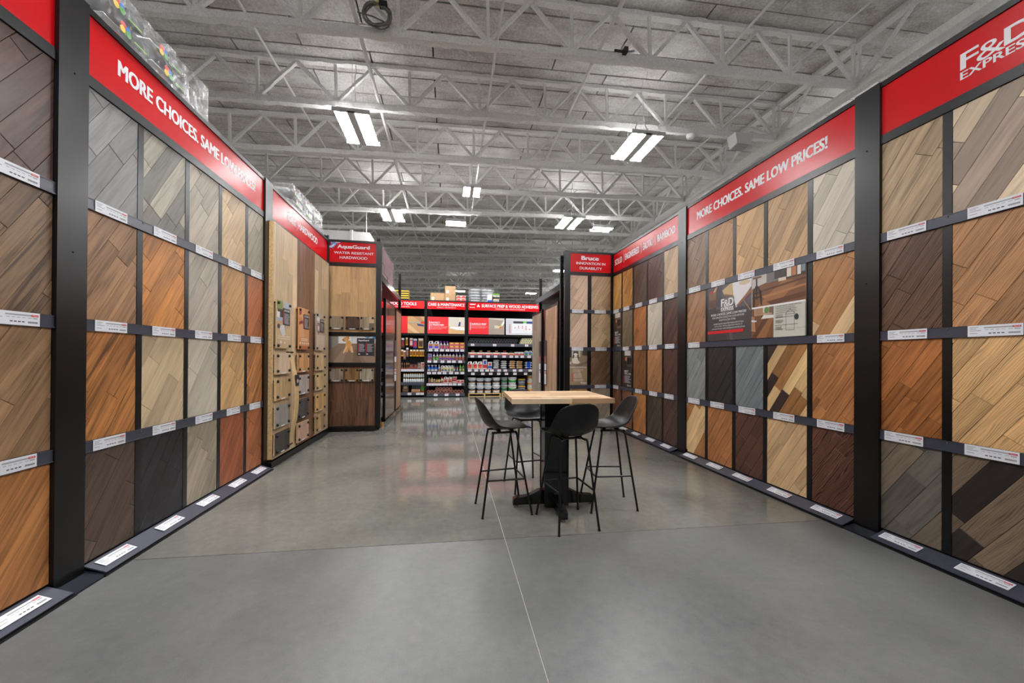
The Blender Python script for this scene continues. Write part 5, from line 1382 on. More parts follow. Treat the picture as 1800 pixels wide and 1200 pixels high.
def carton(key, w, h, d, base, band, band2=None):
    def fn(m):
        m.box(-w / 2, w / 2, -d / 2, d / 2, 0, h, 0)
        flat_label(m, w * .94, h * .1, h * .45, -d / 2 - .002, 1); flat_label(m, w * .6, h * .5, h * .85, -d / 2 - .002, 2)
        m.add([(-w / 2, -.02, h + .001), (w / 2, -.02, h + .001), (w / 2, .02, h + .001), (-w / 2, .02, h + .001)], [(0, 1, 2, 3)], 1)
    prod(key, fn, [col(base, .6), col(band, .5), col(band2 or band, .5)])
def can(key, r, h, body, cap, lab):
    prod(key, lambda m: m.lathe([(r, 0), (r, h * .2), (r, h * .7), (r * .98, h * .72), (r * .6, h * .84), (r * .62, h * .86), (r * .55, h)], 12, mis=[0, 2, 0, 0, 1, 1]), [col(body), col(cap), col(lab)])
def bucket(key, r, h, body, lid, lab, lab2):
    def fn(m):
        m.lathe([(r * .86, 0), (r * .90, h * .34), (r * .91, h * .41), (r * .95, h * .68), (r * .97, h * .88), (r * 1.02, h * .88), (r * 1.04, h * .92), (r * 1.04, h * .98), (r, h)], 20, mis=[0, 3, 2, 0, 0, 1, 1, 1])
        m.tube([(r * math.cos(a) * .99, -r * .2 - abs(math.sin(a)) * r * .9, h * .84 - math.sin(a) * h * .25) for a in [k * math.pi / 8 for k in range(9)]], .006, 5, 0)
    prod(key, fn, [col(body), col(lid), col(lab), col(lab2)])
def roll(key, r, ln, body, hole):
    def fn(m):
        m.tube([(0, -ln / 2, r), (0, ln / 2, r)], r, 12, 0, caps=False)
        n = 12
        vs = [(r * math.cos(2 * math.pi * k / n), -ln / 2, r + r * math.sin(2 * math.pi * k / n)) for k in range(n)] + [(r * .5 * math.cos(2 * math.pi * k / n), -ln / 2, r + r * .5 * math.sin(2 * math.pi * k / n)) for k in range(n)] + [(r * .5 * math.cos(2 * math.pi * k / n), -ln / 2 + .06, r + r * .5 * math.sin(2 * math.pi * k / n)) for k in range(n)]
        fs = [(k, (k + 1) % n, n + (k + 1) % n, n + k) for k in range(n)] 
        m.add(vs, fs, 0)
        m.add(vs, [(n + k, n + (k + 1) % n, 2 * n + (k + 1) % n, 2 * n + k) for k in range(n)] + [tuple(2 * n + k for k in range(n))], 1)
    prod(key, fn, [col(body, .6), col(hole, .8)])

yF = YB + .16
def row(key, name, xs, z, lab, cat, group, y=None):
    n = len(xs)
    for k, x in enumerate(sorted(xs)):
        pos = (('left one', 'right one') if n == 2 else ('leftmost', 'middle', 'rightmost') if n == 3 else [ORD[q] + ' from left' for q in range(n)])[k]
        item(key, name, (x, y if y is not None else yF, z), '%s, %s' % (lab, pos), cat, group)
# care bay
jug((214, 216, 220), (90, 60, 190), (186, 110, 60), (120, 60, 170), 'p_jug'); row('p_jug', 'cleaner_jug', (-.699, -.483), 1.807, 'large cleaner jug with orange and purple label, top care shelf', 'jug', 'cleaner jugs on the top care shelf')
spray((206, 206, 212), (120, 50, 165), (205, 60, 110), (150, 110, 80), 'p_spr'); row('p_spr', 'spray_bottle', (-.317, -.191, -.076), 1.807, 'spray bottle with purple trigger on the top care shelf', 'spray bottle', 'purple sprays on the top care shelf')
carton('p_box', .185, .125, .2, (182, 110, 70), (196, 80, 110), (226, 190, 90))
row('p_box', 'wipes_box', (.081, .271, .472), 1.807, 'orange and pink box, lower of a stacked pair, top care shelf', 'box', 'orange boxes')
row('p_box', 'wipes_box', (.081, .271, .472), 1.9325, 'orange and pink box, upper of a stacked pair, top care shelf', 'box', 'orange boxes')
carton('p_pink', .15, .25, .1, (196, 130, 160), (150, 80, 130), (90, 130, 190)); item('p_pink', 'mop_pad_box', (-.732, yF, 1.381), 'pink box at the left end of the second care shelf', 'box', None)
spray((206, 206, 206), (120, 50, 165), (90, 190, 60), (120, 96, 80), 'p_spg'); row('p_spg', 'spray_bottle', (-.577, -.452), 1.381, 'spray bottle with green label and purple trigger, second care shelf', 'spray bottle', 'green label sprays')
bottle((204, 204, 208), (112, 44, 160), (120, 60, 150), (196, 130, 90), 'p_btp', .27, .11); row('p_btp', 'cleaner_bottle', (-.338, -.212, -.097, .018, .145), 1.381, 'purple capped bottle with brown label, second care shelf', 'bottle', 'purple capped bottles')
spray((206, 206, 206), (110, 44, 165), (196, 50, 60), (150, 120, 90), 'p_spr2'); row('p_spr2', 'spray_bottle', (.271, .392, .515), 1.381, 'spray bottle with red label at right of second care shelf', 'spray bottle', 'red label sprays')
spray((20, 84, 214), (230, 232, 236), (214, 214, 190), (30, 120, 200), 'p_spb', .25, .125); row('p_spb', 'spray_bottle', (-.759, -.628, -.504), .954, 'bright blue spray bottle on the third care shelf', 'spray bottle', 'blue sprays')
spray((222, 222, 224), (200, 204, 212), (196, 120, 60), (110, 130, 190), 'p_spw', .26, .08); item('p_spw', 'spray_bottle', (-.379, yF, .954), 'small white spray bottle beside the blue ones', 'spray bottle', None)
jug((224, 224, 224), (96, 100, 120), (206, 186, 120), (40, 60, 160), 'p_jw1', .25, .115, .1); row('p_jw1', 'white_jug', (-.258, -.139), .954, 'white jug with blue cap on the third care shelf', 'jug', 'white jugs with blue caps')
jug((224, 224, 224), (110, 130, 70), (196, 190, 110), (40, 140, 70), 'p_jw2', .25, .115, .1); row('p_jw2', 'white_jug', (-.024, .092), .954, 'white jug with green cap on the third care shelf', 'jug', 'white jugs with green caps')
bottle((40, 84, 110), (30, 70, 120), (150, 180, 200), (196, 110, 70), 'p_bbl', .27, .08, 1); row('p_bbl', 'polish_bottle', (.187, .292), .954, 'dark blue polish bottle on the third care shelf', 'bottle', 'blue polish bottles')
bottle((110, 186, 70), (70, 170, 40), (170, 190, 120), (90, 110, 90), 'p_bgr', .29, .09, 1); row('p_bgr', 'polish_bottle', (.409, .519), .954, 'lime green bottle on the third care shelf', 'bottle', 'green bottles')
for k, (x, rgb, lb, nm) in enumerate(((-.752, (120, 160, 170), (176, 110, 80), 'teal and tan'), (-.649, (186, 146, 100), (206, 176, 130), 'tan'), (-.556, (196, 196, 200), (150, 120, 90), 'silver'), (-.462, (150, 104, 50), (196, 160, 90), 'brown'), (-.379, (186, 160, 90), (206, 196, 140), 'olive yellow'))):
    can('p_can%d' % k, .045 if k != 1 else .05, .19 if k < 2 else .15, rgb, (120, 90, 50) if k > 2 else rgb, lb); item('p_can%d' % k, 'finish_can', (x, yF, .528), '%s can on the fourth care shelf' % nm, 'can', None)
spray((214, 210, 206), (214, 40, 40), (186, 60, 44), (206, 190, 170), 'p_srd', .22, .1); item('p_srd', 'spray_bottle', (-.275, yF, .528), 'red topped spray bottle on the fourth care shelf', 'spray bottle', None)
jug((232, 230, 226), (176, 60, 40), (206, 120, 90), (30, 30, 34), 'p_jr', .24, .15, .1); row('p_jr', 'stripper_jug', (-.139, .018), .528, 'white jug with red diagonal label, fourth care shelf', 'jug', 'red label jugs')
carton('p_br', .16, .12, .15, (186, 36, 44), (222, 200, 196), (150, 30, 36)); carton('p_bs', .16, .12, .15, (176, 170, 164), (200, 50, 54), (140, 136, 130)); carton('p_bw', .13, .11, .15, (224, 214, 206), (196, 44, 46), (200, 60, 60))
item('p_br', 'pad_box', (.197, yF, .528), 'red box under a grey one, fourth care shelf', 'box', None); item('p_bs', 'pad_box', (.197, yF, .648), 'grey box on top of a red one, fourth care shelf', 'box', None)
item('p_bw', 'pad_box', (.345, yF, .528), 'white and red box beside the red box, fourth care shelf', 'box', None); item('p_bw', 'pad_box', (.483, yF, .528), 'white and red box at the right end, fourth care shelf', 'box', None)
roll('p_roll', .062, .6, (140, 88, 76), (60, 36, 32))
row('p_roll', 'paper_roll', (-.765, -.64, -.515, -.39, -.265, -.14, -.015, .11, .235, .36, .485), .14, 'brown paper roll in the bottom layer, lowest care shelf', 'paper roll', 'brown rolls', YB + .34)
row('p_roll', 'paper_roll', (-.4525, -.3275, -.2025, -.0775, .0475), .249, 'brown paper roll on the upper layer, lowest care shelf', 'paper roll', 'brown rolls', YB + .34)
# tool bay: blister packs on hooks, tubes, bottles
HOOK = RACKB
def pack(key, w, h, rgb, rgb2):
    def fn(m):
        m.box(-w / 2, w / 2, -.012, .012, -h, 0, 0); flat_label(m, w * .9, -h * .2, -.003, -.0135, 1); flat_label(m, w * .75, -h * .85, -h * .3, -.0135, 2)
        m.tube([(0, .0, -.01), (0, .18, 0)], .004, 5, 3)
    prod(key, fn, [col(rgb), col((222, 222, 224)), col(rgb2), RACKB])
packs = [(-1.712, 2.2, .11, .36, (60, 50, 54), (150, 40, 44), 'dark and red'), (-1.57, 2.215, .075, .28, (206, 150, 30), (120, 90, 30), 'slim amber'), (-1.408, 2.2, .12, .31, (190, 30, 36), (226, 200, 200), 'red'), (-1.265, 2.18, .14, .36, (30, 60, 140), (190, 50, 60), 'blue'), (-1.061, 2.19, .18, .36, (190, 140, 30), (60, 60, 66), 'wide amber')]
for k, (x, z, w, h, a, b2, nm) in enumerate(packs):
    pack('p_pk%d' % k, w, h, a, b2); item('p_pk%d' % k, 'blister_pack', (x, YB + .10, z), '%s blister pack on the upper hooks of the tools bay' % nm, 'blister pack', None)
pack('p_y', .09, .25, (214, 160, 20), (120, 60, 30)); pack('p_g', .085, .34, (96, 72, 66), (150, 110, 90))
pack('p_y2', .064, .25, (214, 160, 20), (120, 60, 30))
row('p_y', 'blister_pack', (-1.408, -1.296, -1.184), 1.77, 'wider yellow blister pack on the lower hooks, tools bay', 'blister pack', 'yellow packs', YB + .10)
row('p_y2', 'blister_pack', (-1.081, -1.01, -.9385), 1.77, 'narrow yellow blister pack on the lower hooks, tools bay', 'blister pack', 'yellow packs', YB + .10)
item('p_y', 'blister_pack', (-1.735, YB + .10, 1.77), 'yellow blister pack behind the sliding board, tools bay', 'blister pack', None)
item('p_g', 'blister_pack', (-1.645, YB + .10, 1.74), 'brown handled tool in the lower hook row, left one', 'blister pack', None); item('p_g', 'blister_pack', (-1.545, YB + .08, 1.84), 'longer brown handled tool in the lower hook row', 'blister pack', None)
m = MB(); m.box(-2.75, -.93, YB + .26, YB + .30, 1.2, 2.3); tag(m.build('peg_board', BLACKM, None, (-1.84, YB + .28, 1.2)), 'black peg board behind the hanging tool packs', 'peg board')
can('p_tu', .03, .24, (200, 110, 40), (40, 36, 36), (60, 46, 40)); row('p_tu', 'caulk_tube', (-1.742, -1.651, -1.57, -1.499), 1.059, 'orange and black tube on the tools shelf', 'tube', 'orange tubes')
carton('p_dk', .14, .17, .12, (44, 38, 40), (150, 70, 50)); row('p_dk', 'blade_box', (-1.398, -1.245), 1.059, 'small black box with rust stripes, tools shelf', 'box', 'black boxes with stripes')
carton('p_db', .12, .23, .12, (84, 66, 56), (150, 130, 110)); item('p_db', 'blade_box', (-1.112, yF, 1.059), 'brown box between the black and red boxes, tools shelf', 'box', None)
carton('p_rw', .13, .24, .12, (206, 198, 196), (170, 130, 120), (196, 40, 46)); item('p_rw', 'blade_box', (-.985, yF, 1.059), 'pale box with red top at right end, tools shelf', 'box', None)
can('p_yw', .034, .155, (216, 218, 222), (220, 170, 20), (210, 212, 218))
YWX = [-1.651 + .0774 * i for i in range(10)]
row('p_yw', 'filler_bottle', YWX, .735, 'yellow capped white bottle, upper tray of tools bay', 'bottle', 'yellow capped bottles', YB + .08)
row('p_yw', 'filler_bottle', YWX, .56, 'yellow capped white bottle, lower tray of tools bay', 'bottle', 'yellow capped bottles', YB + .06)
m = MB(); m.box(-2.70, -.935, YB + .03, YB + .3, .718, .733); tag(m.build('shelf_tray', RACKB, None, (-1.8, YB + .15, .718)), 'black tray under the upper row of yellow capped bottles', 'tray')
carton('p_bx', .22, .28, .2, (40, 36, 34), (110, 84, 60), (150, 130, 100)); item('p_bx', 'tool_case', (-1.60, yF, .185), 'dark printed box at lower left of the tools bay', 'box', None)
carton('p_tray', .31, .11, .16, (184, 140, 96), (150, 108, 70), (170, 126, 84)); item('p_tray', 'display_tray', (-1.225, YB + .10, .185), 'cardboard tray in front of the blue tubes', 'tray', None)
can('p_bt', .022, .36, (56, 96, 150), (150, 156, 164), (120, 130, 150)); row('p_bt', 'sealant_tube', (-1.367, -1.31, -1.253, -1.196, -1.139, -1.085), .185, 'slim blue tube standing behind the cardboard tray', 'tube', 'blue tubes', YB + .22)
can('p_og', .02, .34, (226, 130, 30), (230, 180, 30), (80, 160, 60)); row('p_og', 'sealant_tube', (-1.025, -.982, -.945), .185, 'orange and green tube at lower right of the tools bay', 'tube', 'orange green tubes', YB + .1)
# adhesives bay
roll('p_blk', .055, .5, (44, 46, 52), (12, 12, 14))
for r_ in range(2):
    row('p_blk', 'underlay_roll', [.745 + .111 * k + .055 * r_ for k in range(17)], 2.023 + .096 * r_, 'black roll on the top adhesives shelf, %s layer' % ('lower', 'upper')[r_], 'roll', 'black rolls', YB + .30)
roll('p_crm', .042, .5, (206, 200, 160), (70, 64, 44))
for r_, n in ((0, 8), (1, 7), (2, 5)):
    row('p_crm', 'roller_sleeve', [2.72 + .085 * k + .0425 * r_ for k in range(n)], 2.023 + .0735 * r_, 'cream roller sleeve in the %s layer, top adhesives shelf' % ('lowest', 'middle', 'top')[r_], 'roll', 'cream roller sleeves', YB + .28)
carton('p_tr', .29, .10, .26, (206, 190, 180), (196, 40, 44), (226, 214, 200))
def trowel(key, rgb):
    def fn(m):
        m.box(-.12, .12, -.05, .05, 0, .006, 1); m.tube([(-.055, 0, .05), (.055, 0, .05)], [.02, .022], 8, 0); m.tube([(-.03, 0, .006), (-.03, 0, .05)], .007, 5, 1); m.tube([(.03, 0, .006), (.03, 0, .05)], .007, 5, 1)
    prod(key, fn, [col(rgb), STEEL])
trowel('p_trw', (190, 146, 98)); trowel('p_trr', (196, 44, 48)); trowel('p_trk', (40, 40, 42))
for k, x in enumerate((.846, 1.157, 1.46, 1.765, 2.083)):
    item('p_tr', 'tool_tray', (x, YB + .16, 1.587), '%s red and white trowel tray from left, second adhesives shelf' % ORD[k], 'tray', 'trowel trays')
    if k < 4: item('p_trw', 'trowel', (x + .03, YB + .16, 1.689), 'wood handled trowel lying on the %s red tray from left' % ORD[k], 'trowel', 'wood handled trowels')
    else: item('p_trr', 'trowel', (x + .03, YB + .16, 1.689), 'trowel with red handle lying on a red tray', 'trowel', None)
carton('p_tr2', .23, .09, .24, (196, 186, 170), (186, 50, 50), (206, 170, 60)); item('p_tr2', 'tool_tray', (2.365, YB + .16, 1.587), 'tray with black handled trowel, second adhesives shelf', 'tray', None); item('p_trk', 'trowel', (2.37, YB + .16, 1.679), 'trowel with black handle lying on its tray', 'trowel', None)
carton('p_sp', .17, .13, .2, (206, 206, 204), (190, 44, 50), (170, 170, 170)); row('p_sp', 'sponge_pack', (2.585, 2.76), 1.587, 'grey white pack with red band, second adhesives shelf', 'pack', 'grey white packs')
jug((222, 224, 226), (40, 130, 70), (70, 110, 190), (50, 90, 190), 'p_wg', .19, .14, .12); row('p_wg', 'white_jug', (2.96, 3.12), 1.587, 'white jug with green label, second adhesives shelf', 'jug', 'green label jugs')
jug((226, 226, 222), (206, 90, 60), (200, 40, 40), (226, 226, 222), 'p_j3', .30, .18, .14); row('p_j3', 'primer_jug', (.765, .964, 1.150), 1.053, 'white jug with red label on the third adhesives shelf', 'jug', 'red label primer jugs')
carton('p_bag1', .16, .37, .12, (220, 220, 224), (196, 36, 40), (40, 80, 190)); item('p_bag1', 'mix_bag', (1.341, yF, 1.053), 'tall white bag with red and blue print', 'bag', None)
carton('p_bag2', .15, .27, .12, (224, 222, 222), (36, 80, 190), (206, 60, 60)); item('p_bag2', 'mix_bag', (1.536, yF, 1.053), 'short white bag with blue base and red print', 'bag', None)
rngB = random.Random(12)
def bags(x, n, h, mt, band, lab, group, w=.26):
    for k in range(n):
        o = bag_mesh(w, .34, h * 1.08, mt, 'mix_bag', None, (x + rngB.uniform(-.012, .012), YB + .26, 1.053 + h * k), rngB, band, 4)
        tag(o, '%s, %s from the bottom' % (lab, ORD[k]), 'bag', group)
bags(1.787, 5, .072, col((206, 208, 210)), None, 'white sack in the five high stack, third adhesives shelf', 'five high white sacks')
bags(2.083, 4, .082, col((200, 202, 206)), None, 'white sack in the plain four high stack, third adhesives shelf', 'four high white sacks')
bags(2.415, 4, .082, col((216, 208, 194)), col((206, 160, 100)), 'tan banded sack in the left banded stack', 'tan sacks left stack')
bags(2.704, 4, .078, col((218, 210, 198)), col((200, 150, 90)), 'tan banded sack in the right banded stack', 'tan sacks right stack')
bags(3.063, 3, .095, col((206, 210, 216)), col((40, 90, 200)), 'blue banded sack at the right end, third adhesives shelf', 'blue sacks', .3)
# pallets with buckets
PAL = mat('pallet_wood', (188, 156, 108), .7, noise=.15, nscale=10)
def pallet(x0, x1, lab):
    t = thing('pallet', lab, 'pallet', ((x0 + x1) / 2, YB + .5, 0))
    for i in range(5):
        m = MB(); y = YB + .06 + .19 * i; m.box(x0, x1, y, y + .13, .095, .115); m.build('deck_board', PAL, t, ((x0 + x1) / 2, y, .095))
    for k in range(3):
        x = x0 + (x1 - x0 - .05) * k / 2; m = MB(); m.box(x, x + .05, YB + .06, YB + .95, .018, .095); m.build('stringer', PAL, t, (x, YB + .5, .018))
    for i in (0, 4):
        m = MB(); y = YB + .06 + .19 * i; m.box(x0, x1, y, y + .13, 0, .018); m.build('bottom_board', PAL, t, ((x0 + x1) / 2, y, 0))
pallet(.71, 1.96, 'wooden pallet under the white buckets'); pallet(2.0, 3.4, 'wooden pallet under the green and yellow buckets')
bucket('p_bk1', .155, .30, (222, 224, 226), (226, 228, 230), (40, 46, 66), (206, 140, 60)); bucket('p_bk2', .145, .29, (206, 214, 222), (206, 214, 222), (44, 50, 66), (206, 140, 60))
for x, key, h in ((.855, 'p_bk1', .305), (1.172, 'p_bk2', .295), (1.468, 'p_bk2', .295), (1.795, 'p_bk1', .305)):
    nm = {.855: 'leftmost', 1.172: 'second', 1.468: 'third', 1.795: 'fourth'}[x]
    item(key, 'bucket', (x, YB + .24, .116), 'white bucket with dark label, lower one of the %s pair' % nm, 'bucket', 'white adhesive buckets'); item(key, 'bucket', (x, YB + .24, .116 + h), 'white bucket with dark label, upper one of the %s pair' % nm, 'bucket', 'white adhesive buckets')
bucket('p_bg', .13, .31, (150, 160, 156), (150, 160, 156), (40, 110, 70), (40, 110, 70)); bucket('p_bw2', .165, .31, (222, 222, 222), (214, 214, 216), (30, 150, 50), (30, 150, 50)); bucket('p_by', .145, .27, (110, 112, 122), (216, 170, 20), (150, 152, 162), (90, 92, 104)); bucket('p_bo', .10, .24, (214, 212, 200), (220, 220, 220), (216, 150, 30), (200, 70, 40))
for x, key, h, n, nm in ((2.11, 'p_bg', .315, 2, 'grey bucket with green label'), (2.43, 'p_bw2', .315, 2, 'white bucket with large bright green label'), (2.80, 'p_by', .275, 2, 'grey bucket with yellow lid'), (3.13, 'p_bo', .245, 3, 'small pale bucket with orange label')):
    for k in range(n): item(key, 'bucket', (x, YB + .24, .116 + h * k), '%s, %s' % (nm, (['lower of two', 'upper of two'] if n == 2 else ['bottom of three', 'middle of three', 'top of three'])[k]), 'bucket', None)
# goods on top of the back shelving
YT = YB + .3; ZT = 3.622
def box_on(name, x0, x1, h, d, rgb, lab, z=ZT, tape=True, cat='box', group=None, mats=None):
    t = thing(name, lab, cat, ((x0 + x1) / 2, YT, z), 0, group)
    m = MB(); m.box(x0, x1, YT - d / 2, YT + d / 2, z, z + h); m.build('carton', mats or col(rgb, .7), t, ((x0 + x1) / 2, YT, z))
    if tape:
        m = MB(); xm = (x0 + x1) / 2; m.box(xm - .025, xm + .025, YT - d / 2 - .0012, YT + d / 2 + .0012, z + h * .8, z + h + .0012); m.build('tape', col((190, 160, 120), .3), t, (xm, YT, z + h * .8))
        m = MB(); m.box(x0 + .05, x0 + .14, YT - d / 2 - .002, YT - d / 2 - .0005, z + h * .08, z + h * .45); m.build('shipping_label', CARD, t, (x0 + .1, YT - d / 2, z))
    return t
box_on('cardboard_box', -.725, -.20, .29, .4, (182, 146, 106), 'wide brown cardboard box on top of the back shelving')
box_on('cardboard_box', -.185, .205, .27, .4, (178, 142, 102), 'lower brown box of the tall cardboard pair'); box_on('cardboard_box', -.185, .205, .29, .4, (184, 150, 112), 'upper brown box of the tall cardboard pair', z=ZT + .272)
carton('p_sm', .17, .11, .25, (220, 206, 200), (200, 46, 48), (210, 60, 60))
for i in range(2):
    for j in range(2): item('p_sm', 'small_carton', (.325 + .18 * i, YT - .05, ZT + .112 * j), 'small red and white carton, %s %s of four, by the cardboard boxes' % (('lower', 'upper')[j], ('left', 'right')[i]), 'carton', 'small red and white cartons')
for k in range(4):
    t = thing('parts_case', 'black case with yellow lid, %s of the stack on top' % ('bottom', 'second', 'third', 'topmost')[k], 'case', (-1.72, YT, ZT + .085 * k), 0, 'yellow black cases')
    m = MB(); m.box(-1.98, -1.52, YT - .2, YT + .2, ZT + .085 * k, ZT + .085 * k + .045); m.build('case_body', col((36, 36, 38)), t, (-1.72, YT, ZT + .085 * k))
    m = MB(); m.box(-1.99, -1.51, YT - .21, YT + .21, ZT + .085 * k + .045, ZT + .085 * k + .082); m.build('case_lid', col((224, 176, 20)), t, (-1.72, YT, ZT + .085 * k + .045))
YG = YT + .26
t = thing('wrapped_bag_stack', 'tall stack of wrapped grey sacks on top of the back shelving', 'bag stack', (1.22, YG, ZT))
for j in range(5):
    for i in range(2):
        bag_mesh(.46, .5, .118, mat('sack_grey', (186, 188, 192), .4, noise=.15, nscale=16), 'sack', t, (.98 + .46 * i + rngB.uniform(-.02, .02), YG, ZT + .108 * j), rngB, None, 5)
m = MB(); m.box(.73, 1.70, YG - .27, YG + .27, ZT + .001, ZT + .56); m.build('plastic_wrap', film(), t, (1.22, YG, ZT))
YT -= .15
t = box_on('white_box', 1.42, 1.59, .29, .2, (226, 230, 236), 'white box with blue base beside the green lid bucket', tape=False)
m = MB(); m.box(1.419, 1.591, YT - .103, YT - .1, ZT, ZT + .075); m.build('blue_band', col((30, 90, 190)), t, (1.5, YT - .1, ZT))
bucket('p_top', .14, .32, (222, 222, 216), (130, 206, 60), (50, 60, 60), (206, 150, 80)); item('p_top', 'bucket', (1.755, YT, ZT), 'white bucket with lime green lid on top of the shelving', 'bucket', None)

# ------------------------------------------------------------------ stock on top of the left wall racks
def overstock():
    rng = random.Random(8)
    BAG = mat('grout_bag', (176, 178, 180), .35, noise=.2, nscale=10); DKB = mat('grout_bag_band', (84, 86, 88), .4)
    specs = [(3.2, 4.3, 4, 'near stack of wrapped colourful label sacks above the slogan sign'), (6.6, 7.9, 3, 'far stack of wrapped sacks above the hardwood sign')]
    cols4 = [(66, 110, 190), (206, 60, 50), (226, 190, 60), (90, 160, 80)]
    for y0, y1, n, lab in specs:
        x = -2.86; zb = 3.832
        t = thing('wrapped_bag_stack', lab, 'bag stack', (x, (y0 + y1) / 2, zb))
        m = MB(); m.box(x - .4, x + .38, y0 - .1, y1 + .1, zb - .03, zb); m.build('support_board', RACKB, t, (x, (y0 + y1) / 2, zb - .03))
        k = 0
        for j in range(3):
            y = y0 + .06 * (j % 2)
            while y + .4 < y1 + .05:
                b_ = bag_mesh(.66, .44, .15, BAG, 'sack', t, (x + rng.uniform(-.02, .02), y + .22, zb + .138 * j), rng, None, 6)
                z = zb + .138 * j + .075
                for q in range(4):
                    p = MB(); a = q * math.pi / 2 + .6
                    cy, cz = y + .16 + .035 * math.cos(a), z + .03 * math.sin(a)
                    p.lathe([(.026, 0), (.026, .004)], 8, c=(0, 0, 0))
                    me = p.mesh('colour_spot', col(cols4[q])); o = put('colour_spot', me, (x + .325 + .004 * q, cy, cz), b_); o.rotation_euler = (0, R(90), 0)
                m = MB(); m.box(x + .318, x + .328, y + .23, y + .40, z - .045, z + .045); m.build('label_patch', DKB, b_, (x + .322, y + .3, z))
                m = MB(); m.box(x + .328, x + .331, y + .25, y + .38, z - .03, z - .018); m.build('green_line', col((130, 180, 70)), b_, (x + .329, y + .3, z))
                y += .46; k += 1
        m = MB(); pts = []
        m.box(x - .37, x + .36, y0 - .03, y1 + .1, zb + .002, zb + .44); m.build('plastic_wrap', film(), t, (x, (y0 + y1) / 2, zb))
overstock()

# ------------------------------------------------------------------ bar table
def table():
    cx, cy = 1.052, 3.72; H = 1.12; rz = -.045
    t = thing('bar_table', 'tall square bar table with butcher block top and black pedestal', 'table', (cx, cy, 0), rz)
    rng = random.Random(3)
    w, d, th = .955, .80, .045
    def ch(mb, name, mats, parent, off=(0, 0, 0)):
        me = mb.mesh(name, mats); o = bpy.data.objects.new(name, me); COL.objects.link(o); o.parent = parent; o.location = off; return o
    core = MB(); core.box(-w / 2 + .004, w / 2 - .004, -d / 2 + .004, d / 2 - .004, .004, th - .004)
    top = ch(core, 'tabletop', EDGE, t, (0, 0, H - th))
    mats = [W('stave_a', (206, 172, 130), contrast=.16), W('stave_b', (190, 150, 106), contrast=.18), W('stave_c', (158, 116, 80), contrast=.2), W('stave_d', (218, 190, 152), contrast=.13)]
    Fz = Frame((0, 0, 0), (1, 0, 0), (0, 0, 1)); Fz.v = Vector((0, 1, 0))
    n = 20; pw = d / n
    for i in range(n):
        x = -w / 2; first = True
        while x < w / 2 - .001:
            ln = rng.uniform(.25, .55) if not first else rng.uniform(.12, .5); first = False
            if i == 0: ln = .55 if x < 0 else .5
            x2 = min(w / 2, x + ln)
            if w / 2 - x2 < .08: x2 = w / 2
            y = -d / 2 + i * pw
            mm = rng.choices(mats, (4, 3, 2, 2))[0]
            if i == 0: mm = mats[3] if x < -.01 else mats[1]
            me = plank_mesh('stave', Fz, [(x, y), (x2, y), (x2, y + pw), (x, y + pw)], 0, 0, th, (0, 0, 0), mm, rng.random(), cham=.0006)
            o = bpy.data.objects.new('stave', me); COL.objects.link(o); o.parent = top
            x = x2
    blk = mat('table_black', (5, 5, 6), .2, spec=.45)
    m = MB(); s = .115
    m.box(-s, s, -s, s, .035, H - th - .02)
    for sx in (-1, 1):
        for sy in (-1, 1): m.box(sx * s - .006, sx * s + .006, sy * s - .006, sy * s + .006, .035, H - th - .02)
    ch(m, 'column', blk, t)
    m = MB(); m.box(-.24, .24, -.24, .24, H - th - .022, H - th); ch(m, 'top_plate', blk, t)
    prof = [(.10, .17), (.16, .165), (.20, .145), (.26, .115), (.33, .105), (.39, .10), (.415, .085), (.42, .05), (.42, .028), (.10, .028)]
    for k in range(4):
        m = MB(); F = Frame((0, 0, 0), (math.cos(k * math.pi / 2), math.sin(k * math.pi / 2), 0), (math.sin(k * math.pi / 2), -math.cos(k * math.pi / 2), 0))
        m.fprism(F, [(a, z) for a, z in reversed(prof)], -.035, .035)
        ft = ch(m, 'foot', blk, t)
        g = MB(); p = F.P(.385, 0, 0); g.lathe([(.02, 0), (.02, .012), (.008, .014), (.008, .03)], 10, c=(p.x, p.y, 0)); ch(g, 'glide', STEEL, ft)
table()

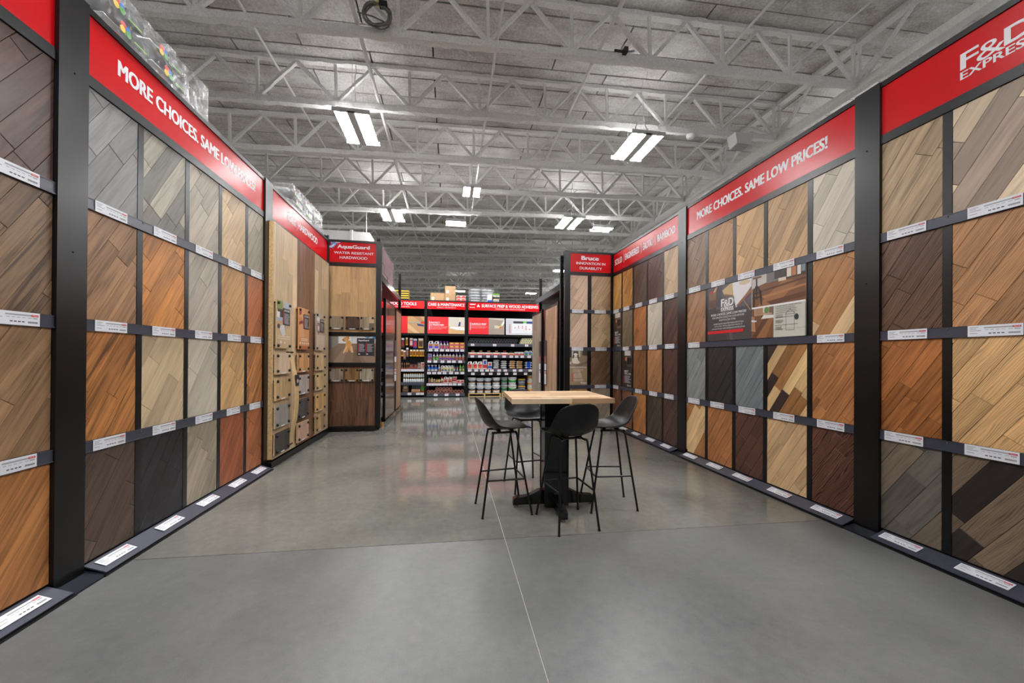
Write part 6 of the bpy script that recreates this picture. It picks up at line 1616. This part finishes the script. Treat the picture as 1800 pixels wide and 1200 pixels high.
# ------------------------------------------------------------------ bar stools
def make_stool():
    t = thing('bar_stool', 'x', 'bar stool', (0, 0, 0), 0, 'black bar stools around the table')
    shell = mat('stool_shell', (11, 11, 13), .42, spec=.38, bump=.05, nscale=300)
    # profile of the shell from the front lip to the top of the back: (forward y, z, half width, side lift, wrap forward)
    prof = [(.235, .800, .165, .004, .0), (.225, .815, .192, .006, .0), (.165, .813, .216, .012, .0), (.08, .802, .230, .024, .0), (-.005, .793, .236, .038, .004), (-.09, .792, .238, .055, .012), (-.15, .806, .238, .07, .026), (-.19, .838, .235, .06, .05), (-.22, .888, .228, .035, .066), (-.242, .944, .220, .015, .066), (-.260, .998, .210, .0, .058), (-.275, 1.046, .194, -.010, .048), (-.285, 1.082, .170, -.016, .036), (-.291, 1.107, .122, -.014, .02)]
    n = 13
    vs = []; fs = []
    for (y, z, hw, lift, wrap) in prof:
        for k in range(n):
            u = k / (n - 1) * 2 - 1
            e = abs(u) ** 2.4
            vs.append(Vector((hw * u, y + wrap * e, z + lift * e)))
    P = len(prof)
    # thickness along vertex normals
    import mathutils
    nr = [Vector() for _ in vs]
    for i in range(P - 1):
        for k in range(n - 1):
            q = (i * n + k, i * n + k + 1, (i + 1) * n + k + 1, (i + 1) * n + k)
            nn = (vs[q[2]] - vs[q[0]]).cross(vs[q[3]] - vs[q[1]])
            for a in q: nr[a] += nn
            fs.append(q)
    N = len(vs); th = .011
    vs2 = [v - x.normalized() * th for v, x in zip(vs, nr)]
    f2 = [tuple(a + N for a in reversed(q)) for q in fs]
    rim = [k for k in range(n)] + [i * n + n - 1 for i in range(1, P)] + [(P - 1) * n + k for k in range(n - 2, -1, -1)] + [i * n for i in range(P - 2, 0, -1)]
    f3 = [(rim[i], rim[i] + N, rim[(i + 1) % len(rim)] + N, rim[(i + 1) % len(rim)]) for i in range(len(rim))]
    m = MB(); m.add(vs + vs2, fs + f2 + f3, 0, True)
    me = m.mesh('seat_shell', shell)
    o = put('seat_shell', me, (0, 0, 0), t)
    sub = o.modifiers.new('smooth', 'SUBSURF'); sub.levels = 1; sub.render_levels = 1
    leg = mat('stool_leg', (7, 7, 8), .35, spec=.35)
    top = {}; r = .0105
    for sx in (-1, 1):
        for sy in (-1, 1):
            a = Vector((sx * .125, sy * .115 - .02, .765)); b_ = Vector((sx * (.217 if sy > 0 else .188), sy * .235 - .01, .006))
            m = MB(); d = (b_ - a).normalized()
            m.tube([a + Vector((-sx * .025, -sy * .0, .006)), a + Vector((-sx * .006, 0, .004)), a + d * .02, b_], r, 8); m.lathe([(.0125, 0), (.0125, .012), (.0105, .014)], 8, c=(b_.x, b_.y, 0))
            put('leg', m.mesh('leg', leg), (0, 0, 0), t); top[(sx, sy)] = (a, b_)
    def at(sx, sy, z):
        a, b_ = top[(sx, sy)]; s = (a.z - z) / (a.z - b_.z); return a + (b_ - a) * s
    zf = .335
    for p, q in (((-1, -1), (-1, 1)), ((1, -1), (1, 1)), ((-1, 1), (1, 1))):
        m = MB(); m.tube([at(*p, zf), at(*q, zf)], .0085, 8); put('footrest_bar', m.mesh('footrest_bar', leg), (0, 0, 0), t)
    m = MB()
    for sx in (-1, 1): m.tube([(sx * .1, -.135, .771), (sx * .1, .095, .771)], .0105, 8)
    m.tube([(-.1, -.07, .775), (.1, -.07, .775)], .0105, 8); m.tube([(-.1, .06, .775), (.1, .06, .775)], .0105, 8)
    for sx in (-1, 1):
        for y in (-.07, .06): m.lathe([(.018, 0), (.018, .03)], 8, c=(sx * .085, y, .765))
    put('seat_frame', m.mesh('seat_frame', leg), (0, 0, 0), t)
    return t
st = make_stool()
SP = [((.535, 3.71), -84, 'black shell bar stool on the left, facing right to the table'), ((1.07, 3.325), 7, 'black shell bar stool nearest the camera, seen from behind'), ((1.60, 3.665), 84.5, 'black shell bar stool on the right, facing left to the table'), ((.89, 4.325), 190, 'black shell bar stool behind the table, facing the camera')]
for i, ((x, y), a, lab) in enumerate(SP):
    o = st if i == 0 else copy_tree(st)
    o.location = (x, y, 0); o.rotation_euler = (0, 0, R(a)); o['label'] = lab
